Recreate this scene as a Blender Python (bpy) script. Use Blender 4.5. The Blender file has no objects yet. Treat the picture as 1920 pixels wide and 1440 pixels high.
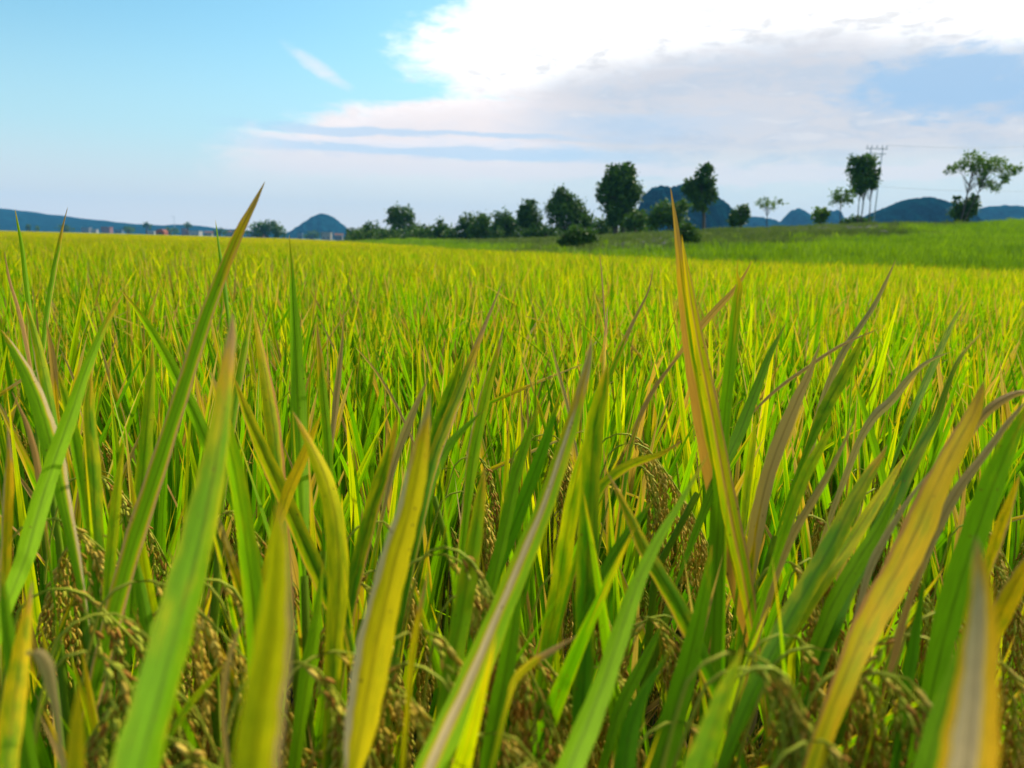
import bpy, math, random
import numpy as np
from mathutils import Vector, Matrix, Quaternion
random.seed(7); rng = np.random.default_rng(7)
S = bpy.context.scene
C = S.collection
R = math.radians

# ------------------------------------------------------------------ camera
CAM_H = 1.15
F = 1450.0                                   # focal length in pixels of the 1920 px wide photograph
PITCH, ROLL = 10.3, 1.5
cam_d = bpy.data.cameras.new('camera'); cam = bpy.data.objects.new('camera', cam_d); C.objects.link(cam)
MR = Matrix.Rotation(R(90 - PITCH), 3, 'X') @ Matrix.Rotation(R(ROLL), 3, 'Z')
cam.matrix_world = Matrix.Translation((0, 0, CAM_H)) @ MR.to_4x4()
cam_d.sensor_width = 36; cam_d.lens = 36 * F / 1920
cam_d.clip_start = 0.02; cam_d.clip_end = 12000
cam_d.dof.use_dof = True; cam_d.dof.focus_distance = 0.95; cam_d.dof.aperture_fstop = 8.0
S.camera = cam
def P(px, py, d):
    """a point seen at that place of the photograph, d metres along the view axis"""
    return Vector((0, 0, CAM_H)) + MR @ Vector(((px - 960) / F * d, (720 - py) / F * d, -d))
def PY(px, py, y):
    """the same, y metres along the ground axis"""
    v = MR @ Vector(((px - 960) / F, (720 - py) / F, -1))
    return Vector((0, 0, CAM_H)) + v * (y / v.y)

# ------------------------------------------------------------------ light and sky
SUN_EL, SUN_AZ = 40.0, 38.0                   # behind the bright cloud, ahead and to the right
S.view_settings.view_transform = 'Standard'; S.view_settings.look = 'None'
S.view_settings.gamma = 1.0; S.view_settings.use_curve_mapping = False
S.view_settings.exposure = 0.5
S.cycles.max_bounces = 8; S.cycles.transparent_max_bounces = 8
S.cycles.diffuse_bounces = 4; S.cycles.transmission_bounces = 4; S.cycles.volume_bounces = 0
S.cycles.use_denoising = True
sl = bpy.data.lights.new('sun', 'SUN'); sl.energy = 4.8; sl.angle = R(4); sl.color = (1, .90, .72)
so = bpy.data.objects.new('sun', sl); C.objects.link(so)
sd = Vector((math.sin(R(SUN_AZ)) * math.cos(R(SUN_EL)), math.cos(R(SUN_AZ)) * math.cos(R(SUN_EL)), math.sin(R(SUN_EL))))
so.rotation_mode = 'QUATERNION'; so.rotation_quaternion = sd.to_track_quat('Z', 'Y'); so.location = sd * 50

class NT:
    """small helper to write node trees"""
    def __init__(s, nt): s.nt = nt; nt.nodes.clear()
    def n(s, t, **k):
        x = s.nt.nodes.new(t)
        for a, b in k.items(): setattr(x, a, b)
        return x
    def put(s, sock, v):
        if v is None: return
        if isinstance(v, bpy.types.NodeSocket): s.nt.links.new(v, sock)
        else:
            if hasattr(sock.default_value, '__len__') and not hasattr(v, '__len__'): v = [v] * len(sock.default_value)
            if hasattr(v, '__len__') and len(sock.default_value) == 4 and len(v) == 3: v = (*v, 1)
            sock.default_value = v
    def m(s, op, a, b=None, c=None, clamp=False):
        x = s.n('ShaderNodeMath', operation=op, use_clamp=clamp)
        for i, v in enumerate((a, b, c)): s.put(x.inputs[i], v) if v is not None else None
        return x.outputs[0]
    def ss(s, v, a, b):
        x = s.n('ShaderNodeMapRange', interpolation_type='SMOOTHSTEP')
        s.put(x.inputs[0], v); s.put(x.inputs[1], a); s.put(x.inputs[2], b); s.put(x.inputs[3], 0.0); s.put(x.inputs[4], 1.0)
        return x.outputs[0]
    def lin(s, v, a, b, c, d):
        x = s.n('ShaderNodeMapRange')
        for i, q in enumerate((v, a, b, c, d)): s.put(x.inputs[i], q)
        return x.outputs[0]
    def mix(s, f, a, b, bt='MIX'):
        x = s.n('ShaderNodeMix', data_type='RGBA', blend_type=bt)
        s.put(x.inputs[0], f); s.put(x.inputs[6], a); s.put(x.inputs[7], b)
        return x.outputs[2]
    def noise(s, vec, scale, detail=4, rough=.5, dist=0.0):
        x = s.n('ShaderNodeTexNoise')
        if vec is not None: s.put(x.inputs['Vector'], vec)
        s.put(x.inputs['Scale'], float(scale)); s.put(x.inputs['Detail'], float(detail)); s.put(x.inputs['Roughness'], rough); s.put(x.inputs['Distortion'], dist)
        return x.outputs[0]
    def curve(s, v, pts, lo, hi):
        """piecewise curve through pts [(x, y)], y stored 0..1 between lo and hi"""
        x0, x1 = pts[0][0], pts[-1][0]
        q = s.lin(v, x0, x1, 0.0, 1.0)
        c = s.n('ShaderNodeFloatCurve'); cv = c.mapping.curves[0]
        pp = [((p[0] - x0) / (x1 - x0), (p[1] - lo) / (hi - lo)) for p in pts]
        cv.points[0].location = pp[0]; cv.points[1].location = pp[-1]
        for p in pp[1:-1]: cv.points.new(*p)
        c.mapping.update(); s.put(c.inputs[1], q)
        return s.lin(c.outputs[0], 0.0, 1.0, lo, hi)
    def comb(s, x, y, z):
        c = s.n('ShaderNodeCombineXYZ')
        for i, v in enumerate((x, y, z)): s.put(c.inputs[i], v)
        return c.outputs[0]

W = bpy.data.worlds.new('World'); S.world = W; W.use_nodes = True
w = NT(W.node_tree)
tc = w.n('ShaderNodeTexCoord')
sp = w.n('ShaderNodeSeparateXYZ'); w.put(sp.inputs[0], tc.outputs['Generated'])
az = w.m('ARCTAN2', sp.outputs[0], sp.outputs[1])
el = w.m('ARCSINE', sp.outputs[2])
sky = w.n('ShaderNodeTexSky', sky_type='NISHITA'); sky.sun_disc = False
sky.sun_elevation = R(SUN_EL); sky.sun_rotation = R(SUN_AZ); sky.air_density = 1.0; sky.dust_density = 1.0; sky.ozone_density = 1.0
# stretched coordinates: clouds are long and flat near the horizon
cv = w.comb(az, w.m('MULTIPLY', el, 2.6), 0.0)
cvs = w.comb(az, w.m('MULTIPLY', el, 9.0), 0.0)
n1 = w.m('SUBTRACT', w.noise(cv, 9, 6, .6, .4), .5)
n2 = w.m('SUBTRACT', w.noise(cv, 26, 5, .6, .3), .5)
n3 = w.m('SUBTRACT', w.noise(cvs, 5, 4, .55), .5)
skyc = w.mix(1.0, sky.outputs[0], (1.0, 1.55, 1.5), 'MULTIPLY')
# pale, slightly warm air low over the horizon
skyc = w.mix(w.m('SUBTRACT', 1.0, w.ss(el, 0.0, .27)), skyc, (5.6, 7.4, 8.2))
skyc = w.mix(w.m('MULTIPLY', w.m('SUBTRACT', 1.0, w.ss(el, 0.0, .13)), .9), skyc, (8.2, 7.9, 7.7))
# edge of the big cloud bank
def ae(px, py):
    v = (MR @ Vector(((px - 960) / F, (720 - py) / F, -1))).normalized(); return math.atan2(v.x, v.y), math.asin(v.z)
EP = sorted([(e_, a_) for a_, e_ in (ae(380, 300), ae(420, 260), ae(500, 232), ae(600, 205), ae(700, 188), ae(838, 178), ae(800, 160), ae(750, 135), ae(735, 100), ae(770, 60), ae(840, 12), ae(890, -40))])
edge = w.curve(el, [(0.0, -.45)] + EP + [(.55, .05), (.9, .2)], -.6, .3)
dd = w.m('SUBTRACT', az, edge)
dd = w.m('ADD', dd, w.m('MULTIPLY', n1, .15)); dd = w.m('ADD', dd, w.m('MULTIPLY', n2, .14)); dd = w.m('ADD', dd, w.m('MULTIPLY', w.m('SUBTRACT', w.noise(cv, 60, 5, .6), .5), .04))
bank = w.ss(dd, -.03, .085)
bank = w.m('MULTIPLY', bank, w.ss(el, .03, .13))
far = w.ss(w.m('ABSOLUTE', az), 2.6, 1.6)       # the bank thins out behind the viewer
bank = w.m('MULTIPLY', bank, w.m('ADD', .35, w.m('MULTIPLY', far, .65)))
pinky = w.mix(w.ss(el, .10, .20), (7.1, 7.1, 7.4), (6.7, 6.8, 7.3))
nf = w.m('SUBTRACT', w.noise(w.comb(az, w.m('MULTIPLY', el, 4.0), 3.0), 14, 6, .62, .5), .5)
c1 = w.mix(w.m('MULTIPLY', w.ss(w.m('ADD', n1, nf), -.12, .22), .75), pinky, (5.2, 6.1, 7.3))
c1 = w.mix(w.m('MULTIPLY', w.ss(nf, .06, .22), .55), c1, (8.6, 8.3, 8.2))
hb = w.curve(az, [(-.6, .15)] + [ae(*q_) for q_ in ((500, 235), (700, 195), (900, 182), (1080, 130), (1200, 105), (1350, 75), (1500, 60), (1700, 62), (1915, 78))] + [(1.2, .30)], .05, .4)
bb = w.m('ADD', w.m('SUBTRACT', el, hb), w.m('MULTIPLY', n1, .05)); bb = w.m('ADD', bb, w.m('MULTIPLY', n2, .02))
bb = w.m('ADD', bb, w.m('MULTIPLY', nf, .03))
c1 = w.mix(w.ss(bb, -.035, .035), c1, w.mix(w.m('MULTIPLY', w.ss(w.m('ADD', nf, n2), -.05, .2), w.ss(bb, .09, .02)), (13.5, 13.2, 12.8), (8.8, 8.7, 8.7)))
c1 = w.mix(w.m('MULTIPLY', w.ss(el, .20, .165), w.m('MULTIPLY', w.ss(az, .12, -.05), .55)), c1, (11.0, 9.6, 9.2))
out = w.mix(bank, skyc, c1)
# blue gap high on the right
gx = w.m('DIVIDE', w.m('SUBTRACT', az, ae(1810, 160)[0]), .13); gy = w.m('DIVIDE', w.m('SUBTRACT', el, ae(1810, 160)[1]), .037)
g = w.m('ADD', w.m('MULTIPLY', gx, gx), w.m('MULTIPLY', gy, gy)); g = w.m('ADD', g, w.m('MULTIPLY', n1, 2.2)); g = w.m('ADD', g, w.m('MULTIPLY', w.m('ADD', n2, nf), 2.2))
out = w.mix(w.m('MULTIPLY', w.ss(g, 1.5, .2), .9), out, (3.7, 5.7, 8.0))
# thin blue streaks under the bank, and a faint rosy layer
def streak(e0, hw, a0, a1, col, amt):
    global out
    t = w.m('ADD', w.m('DIVIDE', w.m('ABSOLUTE', w.m('ADD', w.m('SUBTRACT', el, e0), w.m('MULTIPLY', n3, .03))), hw), w.m('MULTIPLY', w.m('ADD', n2, nf), 1.3))
    k = w.m('MULTIPLY', w.ss(t, 1.0, .3), w.m('MULTIPLY', w.ss(az, a0 - .1, a0 + .06), w.ss(az, a1 + .14, a1 - .05)))
    out = w.mix(w.m('MULTIPLY', k, amt), out, col)
streak(ae(640, 244)[1], .0065, -.30, .03, (4.8, 6.8, 8.8), .7)
streak(ae(700, 280)[1], .013, -.30, .10, (4.8, 6.9, 8.9), .72)
streak(ae(640, 262)[1], .006, -.28, .0, (9.0, 8.6, 8.9), .7)
streak(ae(900, 318)[1], .016, -.30, .5, (8.2, 7.9, 8.3), .6)
streak(.145, .02, .05, .22, (5.0, 6.7, 8.6), .45)
# small wisp on the left
wa = w.m('SUBTRACT', az, ae(598, 128)[0]); we = w.m('SUBTRACT', el, ae(598, 128)[1])
wx = w.m('DIVIDE', w.m('SUBTRACT', w.m('MULTIPLY', wa, .87), w.m('MULTIPLY', we, .48)), .040)
wy = w.m('DIVIDE', w.m('ADD', w.m('MULTIPLY', wa, .48), w.m('MULTIPLY', we, .87)), .0085)
q = w.m('ADD', w.m('MULTIPLY', wx, wx), w.m('MULTIPLY', wy, wy)); q = w.m('ADD', q, w.m('MULTIPLY', w.m('ADD', n2, nf), 2.4))
out = w.mix(w.m('MULTIPLY', w.ss(q, 1.8, -.4), .75), out, (8.6, 8.9, 9.3))
bg = w.n('ShaderNodeBackground'); w.put(bg.inputs[0], out); bg.inputs[1].default_value = .078
wo = w.n('ShaderNodeOutputWorld'); w.nt.links.new(bg.outputs[0], wo.inputs[0])

# ------------------------------------------------------------------ helpers
def tag(o, label=None, cat=None, group=None, kind=None):
    if label: o['label'] = label
    if cat: o['category'] = cat
    if group: o['group'] = group
    if kind: o['kind'] = kind
    return o
def empty(name, loc):
    o = bpy.data.objects.new(name, None); o.empty_display_size = .05; o.location = loc; C.objects.link(o); return o
def mobj(name, me, parent=None, loc=None):
    o = bpy.data.objects.new(name, me)
    if parent is not None: o.parent = parent
    if loc is not None: o.location = loc
    C.objects.link(o); return o
class MB:
    """gathers vertices and faces of one mesh, with a uv and named float-colour attributes per vertex"""
    def __init__(s): s.v = []; s.f = []; s.uv = []; s.at = {}
    def attr(s, name, val, n):
        s.at.setdefault(name, []).extend([val] * n)
    def mesh(s, name, mat, smooth=True):
        me = bpy.data.meshes.new(name); me.from_pydata(s.v, [], s.f)
        if smooth: me.polygons.foreach_set('use_smooth', [True] * len(me.polygons))
        if s.uv and len(s.uv) == len(s.v):
            l = me.uv_layers.new(name='UVMap'); idx = np.empty(len(me.loops), 'i'); me.loops.foreach_get('vertex_index', idx)
            l.data.foreach_set('uv', np.asarray(s.uv, 'f')[idx].ravel())
        for k, a in s.at.items():
            if len(a) == len(s.v):
                q = me.attributes.new(k, 'FLOAT_COLOR', 'POINT'); q.data.foreach_set('color', np.asarray(a, 'f').ravel())
        for m in (mat if isinstance(mat, (list, tuple)) else [mat]): me.materials.append(m)
        me.update(); return me
    def tube(s, pts, rad, n=6, cap=False):
        pts = [Vector(p) for p in pts]; b0 = len(s.v)
        ref = Vector((1, 0, 0))
        for i, p in enumerate(pts):
            t = (pts[min(i + 1, len(pts) - 1)] - pts[max(i - 1, 0)]).normalized()
            a = t.cross(ref); a = a.normalized() if a.length > 1e-4 else t.cross(Vector((0, 1, 0))).normalized()
            b = t.cross(a); r = rad[i] if hasattr(rad, '__len__') else rad
            for k in range(n):
                an = 2 * math.pi * k / n
                s.v.append(tuple(p + a * (r * math.cos(an)) + b * (r * math.sin(an))))
        for i in range(len(pts) - 1):
            for k in range(n):
                k2 = (k + 1) % n
                s.f.append((b0 + i * n + k, b0 + i * n + k2, b0 + (i + 1) * n + k2, b0 + (i + 1) * n + k))
        if cap:
            s.f.append(tuple(b0 + (len(pts) - 1) * n + k for k in range(n))); s.f.append(tuple(b0 + n - 1 - k for k in range(n)))
    def box(s, x0, x1, y0, y1, z0, z1):
        b = len(s.v)
        s.v += [(x0, y0, z0), (x1, y0, z0), (x1, y1, z0), (x0, y1, z0), (x0, y0, z1), (x1, y0, z1), (x1, y1, z1), (x0, y1, z1)]
        s.f += [tuple(b + i for i in q) for q in ((0, 3, 2, 1), (4, 5, 6, 7), (0, 1, 5, 4), (1, 2, 6, 5), (2, 3, 7, 6), (3, 0, 4, 7))]

def mat(name):
    m = bpy.data.materials.new(name); m.use_nodes = True; return m, NT(m.node_tree)
def finish(t, col, rough=.8, spec=.2, trans=0.0, tcol=None, bump=None, bstr=.3, bdist=.01):
    p = t.n('ShaderNodeBsdfPrincipled'); t.put(p.inputs['Base Color'], col); t.put(p.inputs['Roughness'], rough); t.put(p.inputs['Specular IOR Level'], spec)
    nrm = None
    if bump is not None:
        b = t.n('ShaderNodeBump'); t.put(b.inputs['Height'], bump); b.inputs['Strength'].default_value = bstr; b.inputs['Distance'].default_value = bdist
        t.put(p.inputs['Normal'], b.outputs[0]); nrm = b.outputs[0]
    o = t.n('ShaderNodeOutputMaterial'); sh = p.outputs[0]
    if trans:
        tr = t.n('ShaderNodeBsdfTranslucent'); t.put(tr.inputs[0], tcol if tcol is not None else col)
        mx = t.n('ShaderNodeMixShader'); t.put(mx.inputs[0], trans); t.nt.links.new(sh, mx.inputs[1]); t.nt.links.new(tr.outputs[0], mx.inputs[2]); sh = mx.outputs[0]
    t.nt.links.new(sh, o.inputs[0])

# ---- rice blade: la = (yellowness, dry length from the tip, pale stripe on edge u=0, on edge u=1), lb = (random, grey..brown, middle stripe, orange)
M_leaf, t = mat('rice_blade')
uv = t.n('ShaderNodeUVMap'); uv.uv_map = 'UVMap'; s_ = t.n('ShaderNodeSeparateXYZ'); t.put(s_.inputs[0], uv.outputs[0]); u, v = s_.outputs[0], s_.outputs[1]
A = t.n('ShaderNodeAttribute', attribute_name='la'); B = t.n('ShaderNodeAttribute', attribute_name='lb')
sa = t.n('ShaderNodeSeparateColor'); t.put(sa.inputs[0], A.outputs[0]); sb = t.n('ShaderNodeSeparateColor'); t.put(sb.inputs[0], B.outputs[0])
yel, dry, eL, eR = sa.outputs[0], sa.outputs[1], sa.outputs[2], A.outputs['Alpha']
rnd, hue, mid, orng = sb.outputs[0], sb.outputs[1], sb.outputs[2], B.outputs['Alpha']
oi = t.n('ShaderNodeObjectInfo'); orn = oi.outputs['Random']
r2 = t.m('FRACT', t.m('ADD', rnd, t.m('MULTIPLY', orn, .61)))
nv = t.comb(t.m('MULTIPLY', u, 1.6), t.m('MULTIPLY', v, 5.0), t.m('MULTIPLY', r2, 37.0))
nA = t.noise(nv, 1.6, 4, .55)
nB = t.noise(t.comb(t.m('MULTIPLY', u, 9.0), t.m('MULTIPLY', v, 5.5), t.m('MULTIPLY', r2, 21.0)), 2.2, 3, .6)
ed = t.m('MULTIPLY', t.m('ABSOLUTE', t.m('SUBTRACT', u, .5)), 2.0)
green = t.mix(r2, (.060, .20, .001), (.23, .43, .002))
yf = t.m('ADD', t.m('MULTIPLY', yel, 1.0), t.m('MULTIPLY', t.m('SUBTRACT', nA, .5), .9))
yf = t.m('ADD', yf, t.m('MULTIPLY', t.m('SUBTRACT', v, .5), .35)); yf = t.m('ADD', yf, t.m('MULTIPLY', t.m('POWER', ed, 3.0), .22))
yf = t.ss(yf, .18, 1.0)
col = t.mix(yf, green, t.mix(orng, (.72, .63, .002), (.80, .42, .003)))
# long pale stripes along an edge or the middle
wob = t.m('MULTIPLY', t.m('SUBTRACT', nA, .5), .25)
def stripe(mask, c, halo):
    global col
    h = t.ss(mask, -.16, .02); col = t.mix(t.m('MULTIPLY', h, .8), col, halo)
    col = t.mix(t.ss(mask, -.02, .05), col, c)
pale = t.mix(hue, (.66, .56, .30), (.46, .22, .05))
haloC = (.60, .40, .01)
for q, src in ((eL, u), (eR, t.m('SUBTRACT', 1.0, u))):
    k = t.m('SUBTRACT', t.m('ADD', t.m('MULTIPLY', q, .62), t.m('MULTIPLY', wob, t.m('GREATER_THAN', q, .02))), src)
    k = t.m('SUBTRACT', k, t.m('MULTIPLY', t.m('LESS_THAN', q, .02), 1.0))
    stripe(k, pale, haloC)
k = t.m('SUBTRACT', t.m('MULTIPLY', mid, .34), t.m('ABSOLUTE', t.m('SUBTRACT', u, t.m('ADD', .42, t.m('MULTIPLY', wob, .5)))))
k = t.m('SUBTRACT', k, t.m('MULTIPLY', t.m('LESS_THAN', mid, .02), 1.0))
stripe(k, pale, haloC)
# dead tip
dk = t.m('SUBTRACT', t.m('ADD', v, t.m('MULTIPLY', t.m('SUBTRACT', nA, .5), .45)), t.m('SUBTRACT', 1.0, dry))
dk = t.m('ADD', dk, t.m('MULTIPLY', t.m('SUBTRACT', ed, .5), t.m('MULTIPLY', dry, .3)))
dryc = t.mix(hue, t.mix(nB, (.55, .46, .22), (.25, .18, .06)), t.mix(nB, (.56, .34, .11), (.28, .12, .025)))
col = t.mix(t.m('MULTIPLY', t.ss(dk, -.14, .02), .85), col, (.62, .34, .012))
col = t.mix(t.ss(dk, -.02, .09), col, dryc)
# veins, keel and brown flecks
vein = t.m('MULTIPLY', t.m('SINE', t.m('MULTIPLY', u, 78.0)), .09)
vein2 = t.m('MULTIPLY', t.m('SUBTRACT', nB, .5), .75)
keel = t.m('MULTIPLY', t.ss(t.m('ABSOLUTE', t.m('SUBTRACT', u, .5)), .11, .0), -.36)
nC = t.noise(t.comb(t.m('MULTIPLY', u, 30.0), t.m('MULTIPLY', v, 4.0), t.m('MULTIPLY', r2, 53.0)), 1.5, 5, .7)
br = t.m('ADD', 1.0, t.m('ADD', t.m('ADD', vein, t.m('MULTIPLY', t.m('SUBTRACT', nC, .5), .7)), t.m('ADD', vein2, keel)))
col = t.mix(1.0, col, t.comb(br, br, br), 'MULTIPLY')
vo = t.n('ShaderNodeTexVoronoi'); t.put(vo.inputs['Vector'], t.comb(t.m('MULTIPLY', u, 4.0), t.m('MULTIPLY', v, 70.0), t.m('MULTIPLY', r2, 91.0))); vo.inputs['Scale'].default_value = .45
fk = t.m('MULTIPLY', t.ss(vo.outputs['Distance'], .13, .07), t.m('GREATER_THAN', t.noise(nv, 4.7, 1), .50))
col = t.mix(t.m('MULTIPLY', fk, .8), col, (.13, .055, .012))
tcol = t.mix(1.0, col, (1.2, 1.38, .35), 'MULTIPLY')
finish(t, col, .55, .06, .46, tcol, bump=t.m('ADD', t.m('MULTIPLY', t.m('SINE', t.m('MULTIPLY', u, 78.0)), .5), keel), bstr=.25, bdist=.0006)

M_stem, t = mat('rice_stem')
g = t.n('ShaderNodeNewGeometry'); sp_ = t.n('ShaderNodeSeparateXYZ'); t.put(sp_.inputs[0], g.outputs['Position'])
c = t.mix(t.noise(g.outputs['Position'], 25, 3), (.08, .17, .004), (.22, .24, .02))
finish(t, t.mix(t.ss(t.noise(g.outputs['Position'], 60, 2), .55, .7), c, (.26, .15, .03)), .6, .1, .2)

M_culm, t = mat('green_culm'); g = t.n('ShaderNodeNewGeometry'); finish(t, t.mix(t.noise(g.outputs['Position'], 14, 3), (.06, .17, .002), (.20, .30, .006)), .6, .1, .2)
M_ped, t = mat('panicle_stalk'); g = t.n('ShaderNodeNewGeometry'); finish(t, t.mix(t.noise(g.outputs['Position'], 30, 2), (.22, .36, .01), (.48, .42, .05)), .6, .1, .25)
M_grain, t = mat('rice_grain')
A = t.n('ShaderNodeAttribute', attribute_name='la'); sg = t.n('ShaderNodeSeparateColor'); t.put(sg.inputs[0], A.outputs[0])
oi = t.n('ShaderNodeObjectInfo')
c = t.mix(sg.outputs[0], (.46, .29, .018), (.72, .53, .09))
c = t.mix(t.ss(t.m('ADD', sg.outputs[1], t.m('MULTIPLY', oi.outputs['Random'], .5)), .75, 1.2), c, (.36, .40, .03))
c = t.mix(t.ss(t.m('SUBTRACT', sg.outputs[1], t.m('MULTIPLY', oi.outputs['Random'], .6)), .15, -.25), c, (.34, .16, .02))
g = t.n('ShaderNodeNewGeometry')
finish(t, c, .6, .1, .15, bump=t.noise(g.outputs['Position'], 1500, 2), bstr=.4, bdist=.0004)

M_mud, t = mat('wet_field_soil')
g = t.n('ShaderNodeNewGeometry'); n = t.noise(g.outputs['Position'], 6, 8, .65)
far_ = t.noise(g.outputs['Position'], .02, 5, .6)
gl = t.n('ShaderNodeVectorMath', operation='LENGTH'); t.put(gl.inputs[0], g.outputs['Position'])
cc = t.mix(n, (.035, .024, .013), (.09, .065, .035))
cc = t.mix(t.ss(gl.outputs['Value'], 60.0, 160.0), cc, t.mix(far_, (.05, .085, .012), (.13, .15, .02)))
finish(t, cc, .8, .2, bump=n, bstr=.8, bdist=.03)

# ------------------------------------------------------------------ lie of the land
def interp(x, pts): return np.interp(x, [p[0] for p in pts], [p[1] for p in pts])
EDGE = [(-.9, 500), (-.42, 420), (-.335, 260), (-.30, 150), (-.25, 80), (-.18, 42), (-.10, 28), (-.04, 23), (.10, 18.5), (.235, 15.5), (.45, 14), (.65, 13.2), (1.6, 11)]
CREST = [(-.9, 0), (-.35, 0.0), (-.25, .45), (-.12, .95), (-.04, 1.2), (.06, 1.55), (.13, 2.0), (.255, 2.85), (.44, 3.5), (.55, 3.75), (.65, 4.15), (.9, 4.6), (1.6, 4.6)]
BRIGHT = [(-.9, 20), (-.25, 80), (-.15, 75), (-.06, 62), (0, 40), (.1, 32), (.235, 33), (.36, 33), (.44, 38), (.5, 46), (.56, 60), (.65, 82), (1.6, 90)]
def fbm(x, y, s=1.0):
    return (np.sin(x * .31 * s + 1.3 * np.sin(y * .17 * s)) + np.sin(y * .23 * s + 1.7 * np.sin(x * .11 * s) + 2) + .5 * np.sin(x * .83 * s + y * .61 * s) + .4 * np.sin(y * 1.1 * s - x * .7 * s + 1)) / 2.9
def land(x, y):
    """height of the grassy bank beside the field"""
    t = x / np.maximum(y, 1); ye = interp(t, EDGE); zc = interp(t, CREST)
    yc = np.maximum(72.0, ye + 25)
    a = np.clip((y - ye) / (yc - ye), 0, 1)
    z = -.25 + (zc + .25) * (a ** .85)
    z = z + np.clip(a * 5, 0, 1) * fbm(x, y, .8) * .10 * np.clip(zc, 0.3, 2)
    b = np.clip((y - 118) / 80, 0, 1)
    return np.where(y > 118, z * (1 - b) - b * .4, z)

gm = MB(); NA, NRr = 64, [0, 5, 20, 60, 150, 400, 900, 1600, 2380]
gm.v.append((0, 0, 0))
for r in NRr[1:]:
    for k in range(NA): gm.v.append((r * math.cos(2 * math.pi * k / NA), r * math.sin(2 * math.pi * k / NA), 0))
for k in range(NA): gm.f.append((0, 1 + k, 1 + (k + 1) % NA))
for i in range(len(NRr) - 2):
    for k in range(NA):
        a, b = 1 + i * NA + k, 1 + i * NA + (k + 1) % NA; gm.f.append((a, a + NA, b + NA, b))
tag(mobj('ground', gm.mesh('ground', M_mud)), kind='structure')

M_bank, t = mat('bank_grass_ground')
A = t.n('ShaderNodeAttribute', attribute_name='la'); sg = t.n('ShaderNodeSeparateColor'); t.put(sg.inputs[0], A.outputs[0])
g = t.n('ShaderNodeNewGeometry'); n = t.noise(g.outputs['Position'], .9, 6, .65); n_ = t.noise(g.outputs['Position'], .16, 4, .6)
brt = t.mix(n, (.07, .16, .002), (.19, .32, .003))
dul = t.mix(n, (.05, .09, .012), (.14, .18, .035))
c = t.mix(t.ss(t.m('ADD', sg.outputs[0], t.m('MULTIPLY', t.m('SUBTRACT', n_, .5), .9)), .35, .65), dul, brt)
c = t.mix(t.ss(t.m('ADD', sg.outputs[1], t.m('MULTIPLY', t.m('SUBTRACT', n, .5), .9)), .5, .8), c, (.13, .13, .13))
finish(t, c, .9, .1, bump=n, bstr=.9, bdist=.2)
bm_ = MB(); TT = np.linspace(-.38, 1.3, 150); YY = np.concatenate([np.geomspace(1, 6.5, 60)])
rows = []
for tt in TT:
    ye = float(interp(tt, EDGE)); ymax = 230.0
    if ye > ymax: ye = ymax - 5
    ys = ye + (ymax - ye) * np.linspace(0, 1, 70) ** 1.6
    xs = tt * ys; zs = land(xs, ys)
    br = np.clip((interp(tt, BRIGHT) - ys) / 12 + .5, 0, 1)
    gr1 = np.exp(-(((tt - .18) / .055) ** 2 + ((ys - 47) / 9) ** 2)) + 1.0 * np.exp(-(((tt - .40) / .09) ** 2 + ((ys - 60) / 6) ** 2))
    for i in range(70):
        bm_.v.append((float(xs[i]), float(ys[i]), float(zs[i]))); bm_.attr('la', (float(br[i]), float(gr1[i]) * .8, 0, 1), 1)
for i in range(len(TT) - 1):
    for j in range(69):
        a = i * 70 + j; bm_.f.append((a, a + 70, a + 71, a + 1))
tag(mobj('embankment', bm_.mesh('embankment', M_bank)), kind='structure')

# ------------------------------------------------------------------ hills
M_hill, t = mat('forested_hill_haze_tint')
g = t.n('ShaderNodeNewGeometry'); n = t.noise(g.outputs['Position'], .07, 9, .72)
n = t.ss(n, .36, .64)
finish(t, t.mix(n, (.001, .018, .026), (.006, .075, .090)), .95, .0, bump=n, bstr=1, bdist=12)  # forest green with the blue of distant haze mixed into the colour itself
def hill(name, prof, dist, depth, base=-2.0):
    """prof: skyline [(px, py)] seen at dist; a ridge with round flanks, real depth"""
    m = MB(); xs = np.linspace(prof[0][0], prof[-1][0], 90); NY = 26
    for i, px in enumerate(xs):
        py = float(interp(px, prof)) + 1.2 * math.sin(px * .9 + dist) * .5 + random.uniform(-1.3, 1.3)
        top = PY(px, py, dist)
        for j in range(NY):
            a = j / (NY - 1) * 2 - 1
            y = dist + a * depth
            h = max(0.0, 1 - abs(a) ** 1.7)
            h *= 1 + .05 * math.sin(px * .35 + a * 7) * (1 - h)
            z = base + (top.z - base) * h
            z += (top.z - base) * .06 * math.sin(i * .6 + j * 1.1) * (1 - h) * h * 4
            m.v.append((top.x * (1 + a * depth / dist * .0) + a * depth * .05, y, z))
    for i in range(len(xs) - 1):
        for j in range(NY - 1):
            a = i * NY + j; m.f.append((a, a + NY, a + NY + 1, a + 1))
    return tag(mobj(name, m.mesh(name, M_hill)), kind='structure')
hill('hills', [(-260, 430), (-150, 388), (-60, 385), (5, 392), (50, 397), (100, 404), (160, 411), (220, 417), (270, 421), (330, 425), (360, 421), (385, 427), (430, 430), (500, 434), (560, 438), (640, 446), (700, 452)], 1750, 300)
hill('hill', [(535, 449), (548, 440), (562, 428), (580, 413), (590, 406), (603, 401), (618, 404), (632, 415), (645, 426), (658, 438), (672, 452)], 1500, 110)
hill('hill', [(1150, 470), (1185, 440), (1205, 366), (1222, 352), (1240, 347), (1256, 351), (1270, 347), (1290, 343), (1320, 352), (1345, 368), (1362, 382), (1374, 396), (1384, 430), (1400, 470)], 620, 60)
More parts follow.
